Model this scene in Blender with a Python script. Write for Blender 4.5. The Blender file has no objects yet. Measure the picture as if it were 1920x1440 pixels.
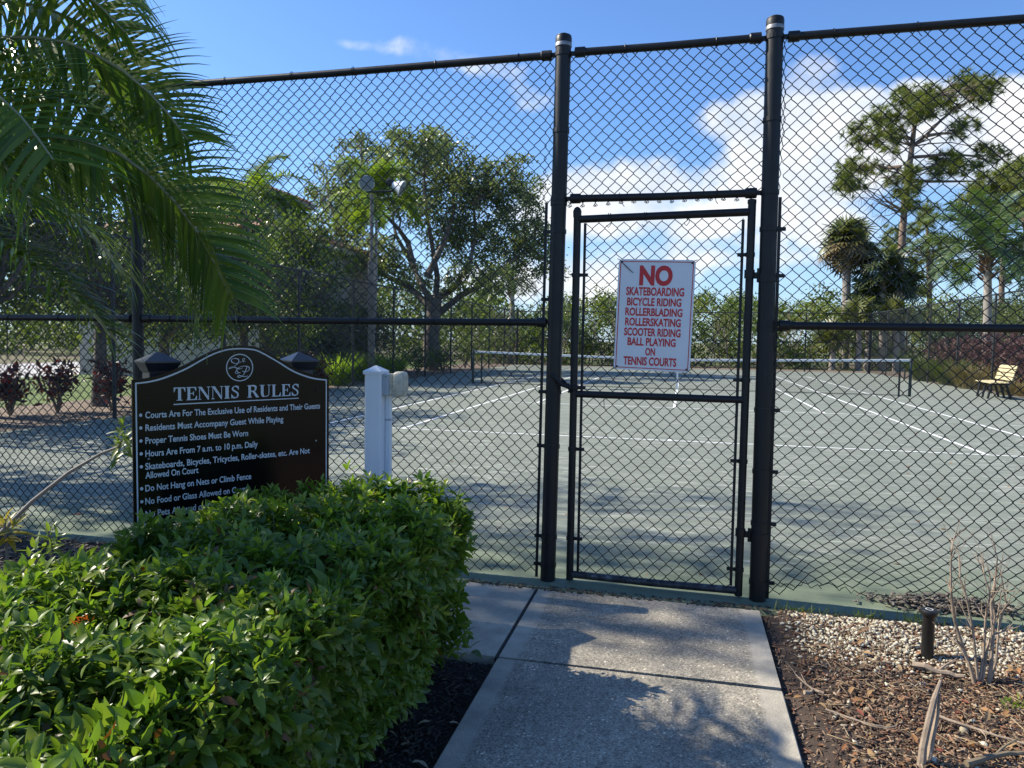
import bpy, math, random
import numpy as np
from mathutils import Vector, Matrix, Quaternion

S = bpy.context.scene
PI = math.pi
# ---------------------------------------------------------------- camera
CAM_H = 1.4215
FPX = 1375.9
CAM_R = Vector((0.97390, 0.22640, 0.01590))
yaw, pitch, roll = -0.22873, -0.06014, 0.01588
_f = Vector((math.sin(yaw) * math.cos(pitch), math.cos(yaw) * math.cos(pitch), math.sin(pitch)))
_r = Vector((math.cos(yaw), -math.sin(yaw), 0))
_u = _r.cross(_f)
RGT = math.cos(roll) * _r + math.sin(roll) * _u
UP = -math.sin(roll) * _r + math.cos(roll) * _u
FWD = _f
cam_d = bpy.data.cameras.new('camera')
cam = bpy.data.objects.new('camera', cam_d)
S.collection.objects.link(cam)
cam.matrix_world = Matrix(((RGT.x, UP.x, -FWD.x, 0), (RGT.y, UP.y, -FWD.y, 0), (RGT.z, UP.z, -FWD.z, CAM_H), (0, 0, 0, 1)))
cam_d.sensor_width = 36
cam_d.lens = FPX / 1920 * 36
cam_d.clip_start = 0.05
cam_d.clip_end = 3000
S.camera = cam
CAMP = Vector((0, 0, CAM_H))


def ray(u, v):
    return RGT * ((u - 960) / FPX) - UP * ((v - 720) / FPX) + FWD


def at(u, v, d):
    """world point seen at photo pixel u, v at forward distance d (metres)"""
    return CAMP + ray(u, v) * d


# ---------------------------------------------------------------- light
SUN_EL = math.radians(41)
sun_dir = Vector((-math.cos(SUN_EL), 0.035, math.sin(SUN_EL))).normalized()
sd = bpy.data.lights.new('sun', 'SUN')
sd.energy = 4.8
sd.angle = math.radians(0.53)
sd.color = (1.0, 0.92, 0.78)
sun = bpy.data.objects.new('sun', sd)
S.collection.objects.link(sun)
sun.rotation_euler = sun_dir.to_track_quat('Z', 'Y').to_euler()
S.view_settings.view_transform = 'Standard'
S.view_settings.look = 'None'
S.view_settings.exposure = 0.72
S.view_settings.gamma = 1.0
S.view_settings.use_curve_mapping = False
S.cycles.use_denoising = True
S.cycles.max_bounces = 8
S.cycles.transparent_max_bounces = 12


class NT:
    """small node-tree helper"""

    def __init__(self, nt):
        self.nt = nt
        nt.nodes.clear()

    def n(self, t, inp=None, **kw):
        nd = self.nt.nodes.new(t)
        for k, v in kw.items():
            setattr(nd, k, v)
        if inp:
            for k, v in inp.items():
                self.set(nd.inputs[k], v)
        return nd

    def set(self, sock, v):
        if isinstance(v, bpy.types.NodeSocket):
            self.nt.links.new(v, sock)
        else:
            if isinstance(v, (tuple, list)) and len(v) == 3 and sock.type == 'RGBA':
                v = (*v, 1)
            sock.default_value = v

    def math(self, op, a, b=0.0, c=None, clamp=False):
        nd = self.nt.nodes.new('ShaderNodeMath')
        nd.operation = op
        nd.use_clamp = clamp
        self.set(nd.inputs[0], a)
        self.set(nd.inputs[1], b)
        if c is not None:
            self.set(nd.inputs[2], c)
        return nd.outputs[0]

    def vmath(self, op, a, b):
        nd = self.nt.nodes.new('ShaderNodeVectorMath')
        nd.operation = op
        self.set(nd.inputs[0], a)
        self.set(nd.inputs[1], b)
        return nd.outputs['Value'] if op == 'DOT_PRODUCT' else nd.outputs[0]

    def mix(self, f, a, b, blend='MIX'):
        nd = self.nt.nodes.new('ShaderNodeMix')
        nd.data_type = 'RGBA'
        nd.blend_type = blend
        self.set(nd.inputs[0], f)
        self.set(nd.inputs[6], a)
        self.set(nd.inputs[7], b)
        return nd.outputs[2]

    def ramp(self, f, stops, interp='LINEAR'):
        nd = self.nt.nodes.new('ShaderNodeValToRGB')
        cr = nd.color_ramp
        cr.interpolation = interp
        while len(cr.elements) < len(stops):
            cr.elements.new(0.5)
        for e, (p, c) in zip(cr.elements, stops):
            e.position = p
            e.color = (*c, 1) if len(c) == 3 else c
        self.set(nd.inputs[0], f)
        return nd.outputs[0]

    def noise(self, vec, scale, detail=4, rough=0.5, dist=0.0):
        nd = self.n('ShaderNodeTexNoise', {'Vector': vec, 'Scale': scale, 'Detail': detail, 'Roughness': rough, 'Distortion': dist})
        return nd.outputs[0]


def build_world():
    w = bpy.data.worlds.new('World')
    S.world = w
    w.use_nodes = True
    t = NT(w.node_tree)
    sky = t.n('ShaderNodeTexSky', sky_type='NISHITA', sun_disc=False, sun_elevation=SUN_EL,
              sun_rotation=math.atan2(sun_dir.x, sun_dir.y), altitude=0, air_density=1.0, dust_density=0.4, ozone_density=2.2)
    tc = t.n('ShaderNodeTexCoord').outputs['Generated']
    base = t.mix(1.0, sky.outputs[0], (0.68, 0.91, 1.22), 'MULTIPLY')
    # clouds: directions on the sky (azimuth/elevation patches broken up by noise)
    sep = t.n('ShaderNodeSeparateXYZ', {0: tc})
    X, Y, Z = sep.outputs
    zc = t.math('MAXIMUM', Z, 0.02)
    # cloud-layer coordinates for texture
    px = t.math('DIVIDE', X, t.math('ADD', zc, 0.18))
    py = t.math('DIVIDE', Y, t.math('ADD', zc, 0.18))
    cv = t.n('ShaderNodeCombineXYZ', {0: px, 1: py, 2: 0.3}).outputs[0]
    n1 = t.noise(tc, 6.5, 7, 0.58, 0.25)
    n2 = t.noise(cv, 3.0, 6, 0.6, 0.4)
    n3 = t.noise(tc, 22.0, 5, 0.55)
    brk = t.math('ADD', t.math('MULTIPLY', t.math('SUBTRACT', n1, 0.5), 2.3), t.math('ADD', t.math('MULTIPLY', t.math('SUBTRACT', n2, 0.5), 1.1), t.math('MULTIPLY', t.math('SUBTRACT', n3, 0.5), 0.6)))
    total = None
    # u, v, half-width, half-height (photo pixels -> angles), density
    clouds = [
        (690, 86, 80, 18, .58), (760, 70, 60, 14, .42), (860, 108, 110, 30, .66), (950, 150, 80, 40, .62), (1000, 200, 55, 36, .56), (900, 130, 60, 20, .5),
        (575, 290, 46, 34, .75),
        (1375, 205, 80, 34, 1.25), (1480, 245, 130, 60, 1.25), (1420, 290, 60, 30, .9), (1640, 195, 110, 40, 1.25), (1720, 170, 40, 28, .9),
        (1600, 290, 150, 55, 1.0), (1850, 225, 90, 60, 1.3), (1980, 240, 110, 90, 1.3), (1780, 330, 140, 50, .85),
        (1540, 125, 80, 36, .65), (1090, 190, 90, 30, .5), (1230, 300, 60, 20, .5), (1150, 330, 110, 40, .95), (1300, 345, 130, 40, .85), (1480, 380, 120, 46, .9), (1080, 360, 90, 50, .85),
        (1330, 425, 200, 40, .85), (1100, 400, 110, 40, .8), (1300, 495, 240, 28, .75), (1540, 440, 110, 40, .75),
        (1750, 480, 240, 50, .6), (900, 430, 160, 60, .5), (1230, 560, 700, 40, .55), (1000, 520, 220, 36, .6),
        (2300, 200, 220, 120, 1.0), (-300, 150, 200, 60, .8), (2300, -300, 260, 100, .8), (-400, -500, 260, 110, .8), (700, -600, 300, 80, .7),
    ]
    for (u, v, a, b, k) in clouds:
        c = ray(u, v).normalized()
        rr = Vector((c.y, -c.x, 0)).normalized()
        rr = (rr + UP * 0.0).normalized()
        uu = rr.cross(c).normalized()
        ha, hb = a / FPX * c.dot(FWD), b / FPX * c.dot(FWD)
        dx = t.math('DIVIDE', t.vmath('DOT_PRODUCT', tc, tuple(rr)), ha)
        dy = t.math('DIVIDE', t.vmath('DOT_PRODUCT', tc, tuple(uu)), hb)
        d2 = t.math('ADD', t.math('MULTIPLY', dx, dx), t.math('MULTIPLY', t.math('SUBTRACT', dy, math.tan(0.0)), dy))
        g = t.math('MULTIPLY', t.math('POWER', 2.718, t.math('MULTIPLY', d2, -0.75)), k)
        g = t.math('MULTIPLY', g, t.math('GREATER_THAN', t.vmath('DOT_PRODUCT', tc, tuple(c)), 0.0))
        total = g if total is None else t.math('MAXIMUM', total, t.math('ADD', t.math('MULTIPLY', total, 0.8), t.math('MULTIPLY', g, 0.75)))
    dens = t.math('ADD', total, t.math('MULTIPLY', brk, t.math('ADD', 0.10, t.math('MULTIPLY', t.math('MINIMUM', total, 1.0), 0.84))))
    mask = t.n('ShaderNodeMapRange', {0: dens, 1: 0.38, 2: 0.84, 3: 0.0, 4: 1.0}, interpolation_type='SMOOTHSTEP').outputs[0]
    # far haze toward the horizon
    hz = t.n('ShaderNodeMapRange', {0: Z, 1: 0.0, 2: 0.26, 3: 0.45, 4: 0.0}).outputs[0]
    thick = t.n('ShaderNodeMapRange', {0: t.noise(tc, 13.0, 6, 0.55), 1: 0.35, 2: 0.65, 3: 0.0, 4: 1.0}).outputs[0]
    ccol = t.mix(thick, (4.2, 4.8, 5.7), (6.3, 6.35, 6.4))
    base = t.mix(hz, base, (3.3, 4.3, 5.7))
    col = t.mix(t.math('MULTIPLY', mask, 0.96), base, ccol)
    bg = t.n('ShaderNodeBackground', {0: col, 1: 0.108})
    out = t.n('ShaderNodeOutputWorld', {0: bg.outputs[0]})


build_world()

# ---------------------------------------------------------------- materials
MATS = {}


def principled(name):
    m = bpy.data.materials.new(name)
    m.use_nodes = True
    t = NT(m.node_tree)
    b = t.n('ShaderNodeBsdfPrincipled')
    o = t.n('ShaderNodeOutputMaterial', {0: b.outputs[0]})
    MATS[name] = m
    return t, b, o


def plain(name, col, rough=0.5, metal=0.0, var=0.12, scale=8.0, bump=0.0, spec=0.5, bscale=60.0):
    t, b, o = principled(name)
    tc = t.n('ShaderNodeTexCoord').outputs['Object']
    nz = t.noise(tc, scale, 5, 0.6)
    lo = tuple(c * (1 - var) for c in col)
    hi = tuple(min(1, c * (1 + var)) for c in col)
    t.set(b.inputs['Base Color'], t.ramp(nz, [(0.3, lo), (0.7, hi)]))
    b.inputs['Roughness'].default_value = rough
    b.inputs['Metallic'].default_value = metal
    b.inputs['Specular IOR Level'].default_value = spec
    if bump:
        nb = t.noise(tc, bscale, 4, 0.6)
        t.set(b.inputs['Normal'], t.n('ShaderNodeBump', {'Height': nb, 'Strength': bump, 'Distance': 0.01}).outputs[0])
    return MATS[name]


def leafmat(name, cols, rough=0.42, trans=0.35, tcol=None, spec=0.5):
    m = bpy.data.materials.new(name)
    m.use_nodes = True
    t = NT(m.node_tree)
    geo = t.n('ShaderNodeNewGeometry')
    rnd = geo.outputs['Random Per Island']
    stops = [(i / max(1, len(cols) - 1), c) for i, c in enumerate(cols)]
    col = t.ramp(rnd, stops)
    tc = t.n('ShaderNodeTexCoord').outputs['Object']
    nz = t.noise(tc, 1.3, 3, 0.5)
    col = t.mix(1.0, col, t.ramp(nz, [(0.3, (0.78, 0.8, 0.75)), (0.7, (1.15, 1.15, 1.0))]), 'MULTIPLY')
    b = t.n('ShaderNodeBsdfPrincipled', {'Base Color': col, 'Roughness': rough, 'Specular IOR Level': spec})
    tcl = t.mix(1.0, col, tcol or (1.5, 1.7, 0.7), 'MULTIPLY')
    tr = t.n('ShaderNodeBsdfTranslucent', {0: tcl})
    mx = t.n('ShaderNodeMixShader', {0: trans, 1: b.outputs[0], 2: tr.outputs[0]})
    t.n('ShaderNodeOutputMaterial', {0: mx.outputs[0]})
    MATS[name] = m
    return m


def M(n):
    return MATS[n]


def make_materials():
    # black vinyl coated steel, dusty and scuffed
    t, b, o = principled('black_vinyl')
    tc = t.n('ShaderNodeTexCoord').outputs['Object']
    nz = t.noise(tc, 9, 6, 0.65)
    mp = t.n('ShaderNodeMapping', {0: tc, 3: (40, 40, 3)}).outputs[0]
    sc = t.noise(mp, 1.5, 5, 0.7)
    c = t.ramp(nz, [(0.3, (0.006, 0.006, 0.0065)), (0.75, (0.013, 0.0125, 0.0125))])
    c = t.mix(t.ramp(sc, [(0.64, (0, 0, 0)), (0.78, (1, 1, 1))]), c, (0.045, 0.042, 0.04))
    t.set(b.inputs['Base Color'], c)
    t.set(b.inputs['Roughness'], t.ramp(nz, [(0.3, (0.38,) * 3), (0.7, (0.6,) * 3)]))
    b.inputs['Specular IOR Level'].default_value = 0.4
    t.set(b.inputs['Normal'], t.n('ShaderNodeBump', {'Height': sc, 'Strength': 0.15, 'Distance': 0.004}).outputs[0])
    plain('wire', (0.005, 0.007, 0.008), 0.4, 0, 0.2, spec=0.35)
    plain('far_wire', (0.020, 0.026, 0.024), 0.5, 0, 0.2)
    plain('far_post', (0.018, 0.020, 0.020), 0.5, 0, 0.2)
    plain('galvanised', (0.26, 0.26, 0.26), 0.5, 0.6, 0.3, 30)
    # scuffed bottom rail of the gate
    t, b, o = principled('scuffed_black')
    tc = t.n('ShaderNodeTexCoord').outputs['Object']
    nz = t.noise(tc, 22, 7, 0.7)
    t.set(b.inputs['Base Color'], t.ramp(nz, [(0.42, (0.015, 0.015, 0.017)), (0.58, (0.05, 0.05, 0.052)), (0.7, (0.20, 0.20, 0.21))]))
    b.inputs['Roughness'].default_value = 0.5
    plain('sign_black', (0.004, 0.004, 0.005), 0.14, 0, 0.2, 3, spec=0.28)
    plain('sign_letter', (0.56, 0.60, 0.64), 0.5, 0, 0.05)
    plain('sign_white', (0.70, 0.72, 0.74), 0.4, 0, 0.04, 5)
    plain('sign_red', (0.55, 0.018, 0.022), 0.45, 0, 0.08, 20)
    plain('white_vinyl', (0.74, 0.77, 0.80), 0.38, 0, 0.04, 4, bump=0.03)
    plain('grey_box', (0.40, 0.45, 0.50), 0.4, 0, 0.06, 12)
    plain('bubble_plastic', (0.52, 0.48, 0.38), 0.35, 0, 0.28, 26)
    plain('outlet_dark', (0.03, 0.03, 0.03), 0.5)
    plain('cream_post', (0.62, 0.62, 0.57), 0.5, 0, 0.08, 6)
    plain('cap_black', (0.018, 0.021, 0.03), 0.3, 0, 0.2)
    plain('bollard_black', (0.012, 0.012, 0.012), 0.42, 0, 0.3, 30, bump=0.05)
    plain('ring_white', (0.6, 0.6, 0.58), 0.4)
    plain('line_white', (0.82, 0.83, 0.80), 0.6, 0, 0.10, 1.5)
    plain('net_cord', (0.012, 0.014, 0.014), 0.7, 0, 0.2)
    plain('net_band', (0.72, 0.73, 0.72), 0.6, 0, 0.06)
    plain('net_post', (0.02, 0.03, 0.026), 0.4, 0, 0.2)
    plain('bench_slat', (0.50, 0.43, 0.25), 0.6, 0, 0.2, 6)
    plain('bench_leg', (0.012, 0.012, 0.013), 0.5)
    plain('pole_wood', (0.20, 0.17, 0.145), 0.8, 0, 0.3, 3, bump=0.3)
    plain('lamp_metal', (0.45, 0.47, 0.48), 0.35, 0.3, 0.1)
    plain('lamp_glass', (0.16, 0.185, 0.18), 0.5, 0, 0.1)
    plain('lamp_white', (0.78, 0.80, 0.82), 0.35, 0, 0.04)
    plain('stucco', (0.36, 0.33, 0.29), 0.85, 0, 0.08, 2, bump=0.1)
    plain('roof_tile', (0.34, 0.175, 0.125), 0.75, 0, 0.35, 7)
    plain('fascia', (0.30, 0.27, 0.23), 0.6)
    plain('window_glass', (0.03, 0.04, 0.05), 0.08)
    plain('window_frame', (0.7, 0.7, 0.68), 0.5)
    plain('bark_oak', (0.135, 0.115, 0.095), 0.9, 0, 0.35, 5, bump=0.6, bscale=14)
    plain('bark_pine', (0.20, 0.145, 0.11), 0.9, 0, 0.4, 4, bump=0.6, bscale=10)
    plain('bark_palm', (0.27, 0.235, 0.20), 0.9, 0, 0.3, 5, bump=0.5, bscale=12)
    plain('bark_palm_light', (0.36, 0.32, 0.28), 0.9, 0, 0.25, 5, bump=0.4, bscale=12)
    plain('palm_boot', (0.23, 0.15, 0.095), 0.9, 0, 0.4, 6)
    plain('dead_wood', (0.29, 0.225, 0.165), 0.85, 0, 0.35, 14, bump=0.4, bscale=40)
    plain('twig', (0.19, 0.15, 0.095), 0.8, 0, 0.3, 10)
    plain('green_stem', (0.20, 0.21, 0.12), 0.6, 0, 0.25, 10)
    plain('grey_stem', (0.25, 0.22, 0.19), 0.7, 0, 0.25, 10)
    # foliage
    leafmat('leaf_hedge', [(0.062, 0.118, 0.018), (0.098, 0.168, 0.024), (0.142, 0.215, 0.032), (0.205, 0.262, 0.046), (0.080, 0.142, 0.020)], 0.36, 0.40)
    leafmat('leaf_hedge_tip', [(0.13, 0.22, 0.03), (0.18, 0.26, 0.038), (0.23, 0.26, 0.045)], 0.36, 0.38)
    leafmat('leaf_hedge_dry', [(0.10, 0.05, 0.02), (0.16, 0.075, 0.02), (0.09, 0.075, 0.02)], 0.5, 0.3, (1.3, 1.0, 0.5))
    leafmat('flower_orange', [(0.45, 0.10, 0.015), (0.6, 0.18, 0.03)], 0.5, 0.3, (1.2, 1, 0.8))
    leafmat('leaf_palm', [(0.062, 0.118, 0.036), (0.100, 0.165, 0.036), (0.155, 0.215, 0.038), (0.076, 0.125, 0.055)], 0.28, 0.42)
    leafmat('leaf_palm_tip', [(0.10, 0.13, 0.02), (0.14, 0.15, 0.025), (0.06, 0.10, 0.02)], 0.38, 0.4)
    leafmat('leaf_oak', [(0.105, 0.130, 0.064), (0.145, 0.168, 0.088), (0.205, 0.222, 0.128), (0.118, 0.142, 0.070)], 0.36, 0.42)
    leafmat('leaf_left', [(0.062, 0.096, 0.028), (0.108, 0.150, 0.038), (0.180, 0.215, 0.056), (0.078, 0.116, 0.034)], 0.38, 0.3)
    leafmat('leaf_vine', [(0.085, 0.088, 0.052), (0.115, 0.115, 0.070), (0.14, 0.135, 0.085), (0.07, 0.085, 0.04)], 0.5, 0.25)
    leafmat('leaf_scrub', [(0.070, 0.100, 0.026), (0.110, 0.145, 0.036), (0.150, 0.175, 0.044), (0.085, 0.110, 0.036)], 0.5, 0.35)
    leafmat('leaf_bright_scrub', [(0.12, 0.155, 0.028), (0.165, 0.195, 0.036), (0.20, 0.20, 0.045), (0.10, 0.14, 0.03)], 0.5, 0.35)
    leafmat('leaf_bright', [(0.13, 0.20, 0.025), (0.18, 0.25, 0.035), (0.10, 0.17, 0.022)], 0.45, 0.45)
    leafmat('leaf_queen', [(0.060, 0.105, 0.040), (0.085, 0.135, 0.050), (0.12, 0.165, 0.058)], 0.42, 0.3)
    leafmat('leaf_queen_bright', [(0.15, 0.22, 0.035), (0.20, 0.26, 0.045), (0.25, 0.29, 0.055)], 0.42, 0.4)
    leafmat('leaf_pine', [(0.100, 0.128, 0.025), (0.150, 0.172, 0.032), (0.200, 0.212, 0.042)], 0.5, 0.25)
    leafmat('leaf_pine_dark', [(0.040, 0.060, 0.026), (0.058, 0.080, 0.030)], 0.5, 0.2)
    leafmat('leaf_pine_dead', [(0.22, 0.16, 0.11), (0.27, 0.20, 0.14)], 0.7, 0.15, (1, 1, 1))
    leafmat('leaf_sabal', [(0.075, 0.100, 0.034), (0.11, 0.135, 0.045), (0.17, 0.17, 0.065), (0.12, 0.13, 0.05)], 0.42, 0.25)
    leafmat('leaf_sabal_dry', [(0.20, 0.155, 0.085), (0.26, 0.20, 0.12), (0.16, 0.14, 0.06)], 0.6, 0.25, (1.1, 1, .8))
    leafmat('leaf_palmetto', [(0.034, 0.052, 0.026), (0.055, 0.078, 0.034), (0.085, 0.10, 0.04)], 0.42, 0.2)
    leafmat('leaf_red', [(0.115, 0.016, 0.022), (0.17, 0.022, 0.03), (0.07, 0.014, 0.02), (0.10, 0.035, 0.03)], 0.4, 0.3, (1.5, 1, 1))
    leafmat('leaf_wine', [(0.100, 0.038, 0.045), (0.145, 0.052, 0.060), (0.075, 0.032, 0.036), (0.12, 0.07, 0.05)], 0.5, 0.25, (1.3, 1, 1))
    leafmat('leaf_darkred', [(0.050, 0.018, 0.018), (0.085, 0.022, 0.026), (0.040, 0.032, 0.018), (0.20, 0.028, 0.03)], 0.35, 0.25, (1.5, 1, 1))
    leafmat('leaf_grass', [(0.21, 0.30, 0.05), (0.28, 0.36, 0.06), (0.17, 0.25, 0.04)], 0.5, 0.45)
    leafmat('leaf_grass_olive', [(0.10, 0.135, 0.035), (0.14, 0.17, 0.05), (0.085, 0.12, 0.03)], 0.5, 0.4)
    leafmat('leaf_drygrass', [(0.26, 0.21, 0.09), (0.32, 0.26, 0.13), (0.20, 0.19, 0.07)], 0.6, 0.35, (1.1, 1, .8))
    leafmat('leaf_rosette', [(0.10, 0.16, 0.035), (0.15, 0.21, 0.05), (0.19, 0.23, 0.06)], 0.38, 0.4)
    leafmat('leaf_yellow', [(0.30, 0.26, 0.04), (0.36, 0.30, 0.05), (0.22, 0.24, 0.04)], 0.4, 0.4, (1.2, 1.1, .7))
    leafmat('mulch_chip', [(0.10, 0.055, 0.036), (0.19, 0.115, 0.076), (0.30, 0.205, 0.14), (0.065, 0.040, 0.030), (0.24, 0.105, 0.062), (0.42, 0.33, 0.25)], 0.85, 0.0)
    leafmat('mulch_grey', [(0.09, 0.075, 0.07), (0.14, 0.12, 0.11), (0.20, 0.17, 0.155), (0.06, 0.05, 0.048)], 0.85, 0.0)
    leafmat('mulch_dark', [(0.030, 0.023, 0.019), (0.05, 0.038, 0.030), (0.075, 0.058, 0.046), (0.022, 0.018, 0.016)], 0.85, 0.0)
    leafmat('dry_leaf', [(0.30, 0.12, 0.05), (0.38, 0.22, 0.10), (0.26, 0.19, 0.12), (0.24, 0.06, 0.04)], 0.7, 0.15, (1.2, 1, .8))
    leafmat('straw', [(0.40, 0.30, 0.20), (0.32, 0.22, 0.14), (0.46, 0.37, 0.26)], 0.7, 0.0)
    leafmat('pebble', [(0.36, 0.31, 0.25), (0.54, 0.50, 0.42), (0.64, 0.60, 0.53), (0.20, 0.16, 0.125), (0.44, 0.37, 0.28), (0.60, 0.56, 0.50)], 0.8, 0.0)

    # concrete path
    t, b, o = principled('concrete')
    tc = t.n('ShaderNodeTexCoord').outputs['Object']
    sp = t.n('ShaderNodeSeparateXYZ', {0: tc})
    big = t.noise(tc, 1.6, 5, 0.6)
    mid = t.noise(tc, 14, 5, 0.65)
    fine = t.noise(tc, 130, 3, 0.7)
    col = t.ramp(big, [(0.3, (0.37, 0.335, 0.27)), (0.7, (0.54, 0.495, 0.405))])
    col = t.mix(0.7, col, t.ramp(mid, [(0.3, (0.75, 0.75, 0.75)), (0.7, (1.15, 1.13, 1.1))]), 'MULTIPLY')
    vor = t.n('ShaderNodeTexVoronoi', {'Vector': tc, 'Scale': 150.0, 'Randomness': 1.0})
    agg = t.ramp(vor.outputs['Color'], [(0.0, (0.28, 0.275, 0.27)), (0.55, (0.80, 0.79, 0.77)), (0.86, (1.0, 0.99, 0.96)), (1.0, (2.7, 2.6, 2.4))])
    # smooth trowelled margin along both edges
    ex = t.math('ABSOLUTE', t.math('ADD', sp.outputs[0], 0.17))
    mrg = t.n('ShaderNodeMapRange', {0: t.math('ADD', ex, t.math('MULTIPLY', t.math('SUBTRACT', mid, 0.5), 0.03)), 1: 0.50, 2: 0.525, 3: 1.0, 4: 0.12}).outputs[0]
    col = t.mix(mrg, col, t.mix(1.0, col, agg, 'MULTIPLY'))
    stain = t.ramp(t.noise(tc, 3.1, 6, 0.65, 0.4), [(0.40, (1, 1, 1)), (0.62, (0.72, 0.73, 0.74))])
    col = t.mix(0.8, col, stain, 'MULTIPLY')
    t.set(b.inputs['Base Color'], col)
    b.inputs['Roughness'].default_value = 0.9
    hsum = t.math('ADD', t.math('MULTIPLY', vor.outputs['Distance'], 0.7), fine)
    t.set(b.inputs['Normal'], t.n('ShaderNodeBump', {'Height': hsum, 'Strength': 0.5, 'Distance': 0.003}).outputs[0])

    # clay court
    t, b, o = principled('court_clay')
    tc = t.n('ShaderNodeTexCoord').outputs['Object']
    sp = t.n('ShaderNodeSeparateXYZ', {0: tc})
    st = t.n('ShaderNodeMapping', {0: tc, 3: (0.8, 5.0, 1)}).outputs[0]
    s1 = t.noise(st, 1.4, 7, 0.68, 0.6)
    st2 = t.n('ShaderNodeMapping', {0: tc, 3: (1.5, 9.0, 1), 2: (0, 0, 0.12)}).outputs[0]
    s2 = t.noise(st2, 1.6, 6, 0.7, 0.9)
    big = t.noise(tc, 0.35, 4, 0.55)
    col = t.ramp(s1, [(0.32, (0.146, 0.168, 0.134)), (0.55, (0.190, 0.212, 0.172)), (0.75, (0.28, 0.295, 0.245))])
    pale = t.ramp(s2, [(0.54, (0, 0, 0)), (0.68, (1, 1, 1))])
    zone = t.ramp(big, [(0.38, (0.35,) * 3), (0.60, (1.0,) * 3)])
    col = t.mix(t.math('MULTIPLY', pale, zone), col, (0.54, 0.55, 0.49))
    # greener, sand-free surface toward the near fence
    edge = t.n('ShaderNodeMapRange', {0: t.math('ADD', sp.outputs[1], t.math('MULTIPLY', t.math('SUBTRACT', s1, 0.5), 1.2)), 1: 4.5, 2: 5.5, 3: 1.0, 4: 0.0}).outputs[0]
    col = t.mix(t.math('MULTIPLY', edge, 0.75), col, t.ramp(t.noise(tc, 6, 5, .6), [(0.3, (0.095, 0.135, 0.078)), (0.7, (0.150, 0.188, 0.112))]))
    fine = t.noise(tc, 90, 3, 0.7)
    col = t.mix(0.35, col, t.ramp(fine, [(0.3, (0.7,) * 3), (0.7, (1.25,) * 3)]), 'MULTIPLY')
    t.set(b.inputs['Base Color'], col)
    b.inputs['Roughness'].default_value = 0.92
    t.set(b.inputs['Normal'], t.n('ShaderNodeBump', {'Height': s1, 'Strength': 0.25, 'Distance': 0.02}).outputs[0])

    # soil of the planting beds
    t, b, o = principled('soil')
    tc = t.n('ShaderNodeTexCoord').outputs['Object']
    col = t.ramp(t.noise(tc, 9, 8, 0.7), [(0.3, (0.030, 0.021, 0.016)), (0.55, (0.075, 0.052, 0.038)), (0.75, (0.14, 0.10, 0.07))])
    t.set(b.inputs['Base Color'], col)
    b.inputs['Roughness'].default_value = 0.95
    t.set(b.inputs['Normal'], t.n('ShaderNodeBump', {'Height': t.noise(tc, 40, 5, 0.7), 'Strength': 0.9, 'Distance': 0.02}).outputs[0])
    t, b, o = principled('soil_dark')
    tc = t.n('ShaderNodeTexCoord').outputs['Object']
    col = t.ramp(t.noise(tc, 14, 8, 0.7), [(0.3, (0.014, 0.011, 0.010)), (0.7, (0.05, 0.038, 0.032))])
    t.set(b.inputs['Base Color'], col)
    b.inputs['Roughness'].default_value = 0.95
    t.set(b.inputs['Normal'], t.n('ShaderNodeBump', {'Height': t.noise(tc, 50, 5, 0.7), 'Strength': 0.9, 'Distance': 0.02}).outputs[0])
    # ground outside the court: leaf litter and lawn
    t, b, o = principled('ground_mix')
    tc = t.n('ShaderNodeTexCoord').outputs['Object']
    a = t.noise(tc, 0.25, 5, 0.6)
    d = t.noise(tc, 5, 7, 0.7)
    grass = t.ramp(d, [(0.3, (0.075, 0.105, 0.025)), (0.7, (0.15, 0.185, 0.05))])
    litter = t.ramp(d, [(0.3, (0.10, 0.07, 0.05)), (0.6, (0.20, 0.15, 0.11)), (0.75, (0.30, 0.24, 0.18))])
    t.set(b.inputs['Base Color'], t.mix(t.ramp(a, [(0.45, (0,) * 3), (0.55, (1,) * 3)]), litter, grass))
    b.inputs['Roughness'].default_value = 0.95
    t.set(b.inputs['Normal'], t.n('ShaderNodeBump', {'Height': d, 'Strength': 0.8, 'Distance': 0.05}).outputs[0])
    plain('litter', (0.20, 0.15, 0.11), 0.95, 0, 0.5, 7, bump=0.8, bscale=20)
    plain('lawn', (0.11, 0.16, 0.035), 0.9, 0, 0.4, 9, bump=0.8, bscale=30)
    plain('road_grey', (0.46, 0.45, 0.43), 0.9, 0, 0.1, 1.2)
    plain('joint_black', (0.012, 0.012, 0.012), 0.8)


make_materials()


# ---------------------------------------------------------------- mesh helpers
def link(o, parent=None):
    S.collection.objects.link(o)
    if parent is not None:
        o.parent = parent
    return o


def tag(o, label=None, cat=None, group=None, kind=None):
    if label:
        o['label'] = label
    if cat:
        o['category'] = cat
    if group:
        o['group'] = group
    if kind:
        o['kind'] = kind
    return o


def empty(name, loc, label, cat, group=None, rz=0.0):
    o = bpy.data.objects.new(name, None)
    o.empty_display_size = 0.1
    S.collection.objects.link(o)
    o.location = loc
    o.rotation_euler = (0, 0, rz)
    return tag(o, label, cat, group)


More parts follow.
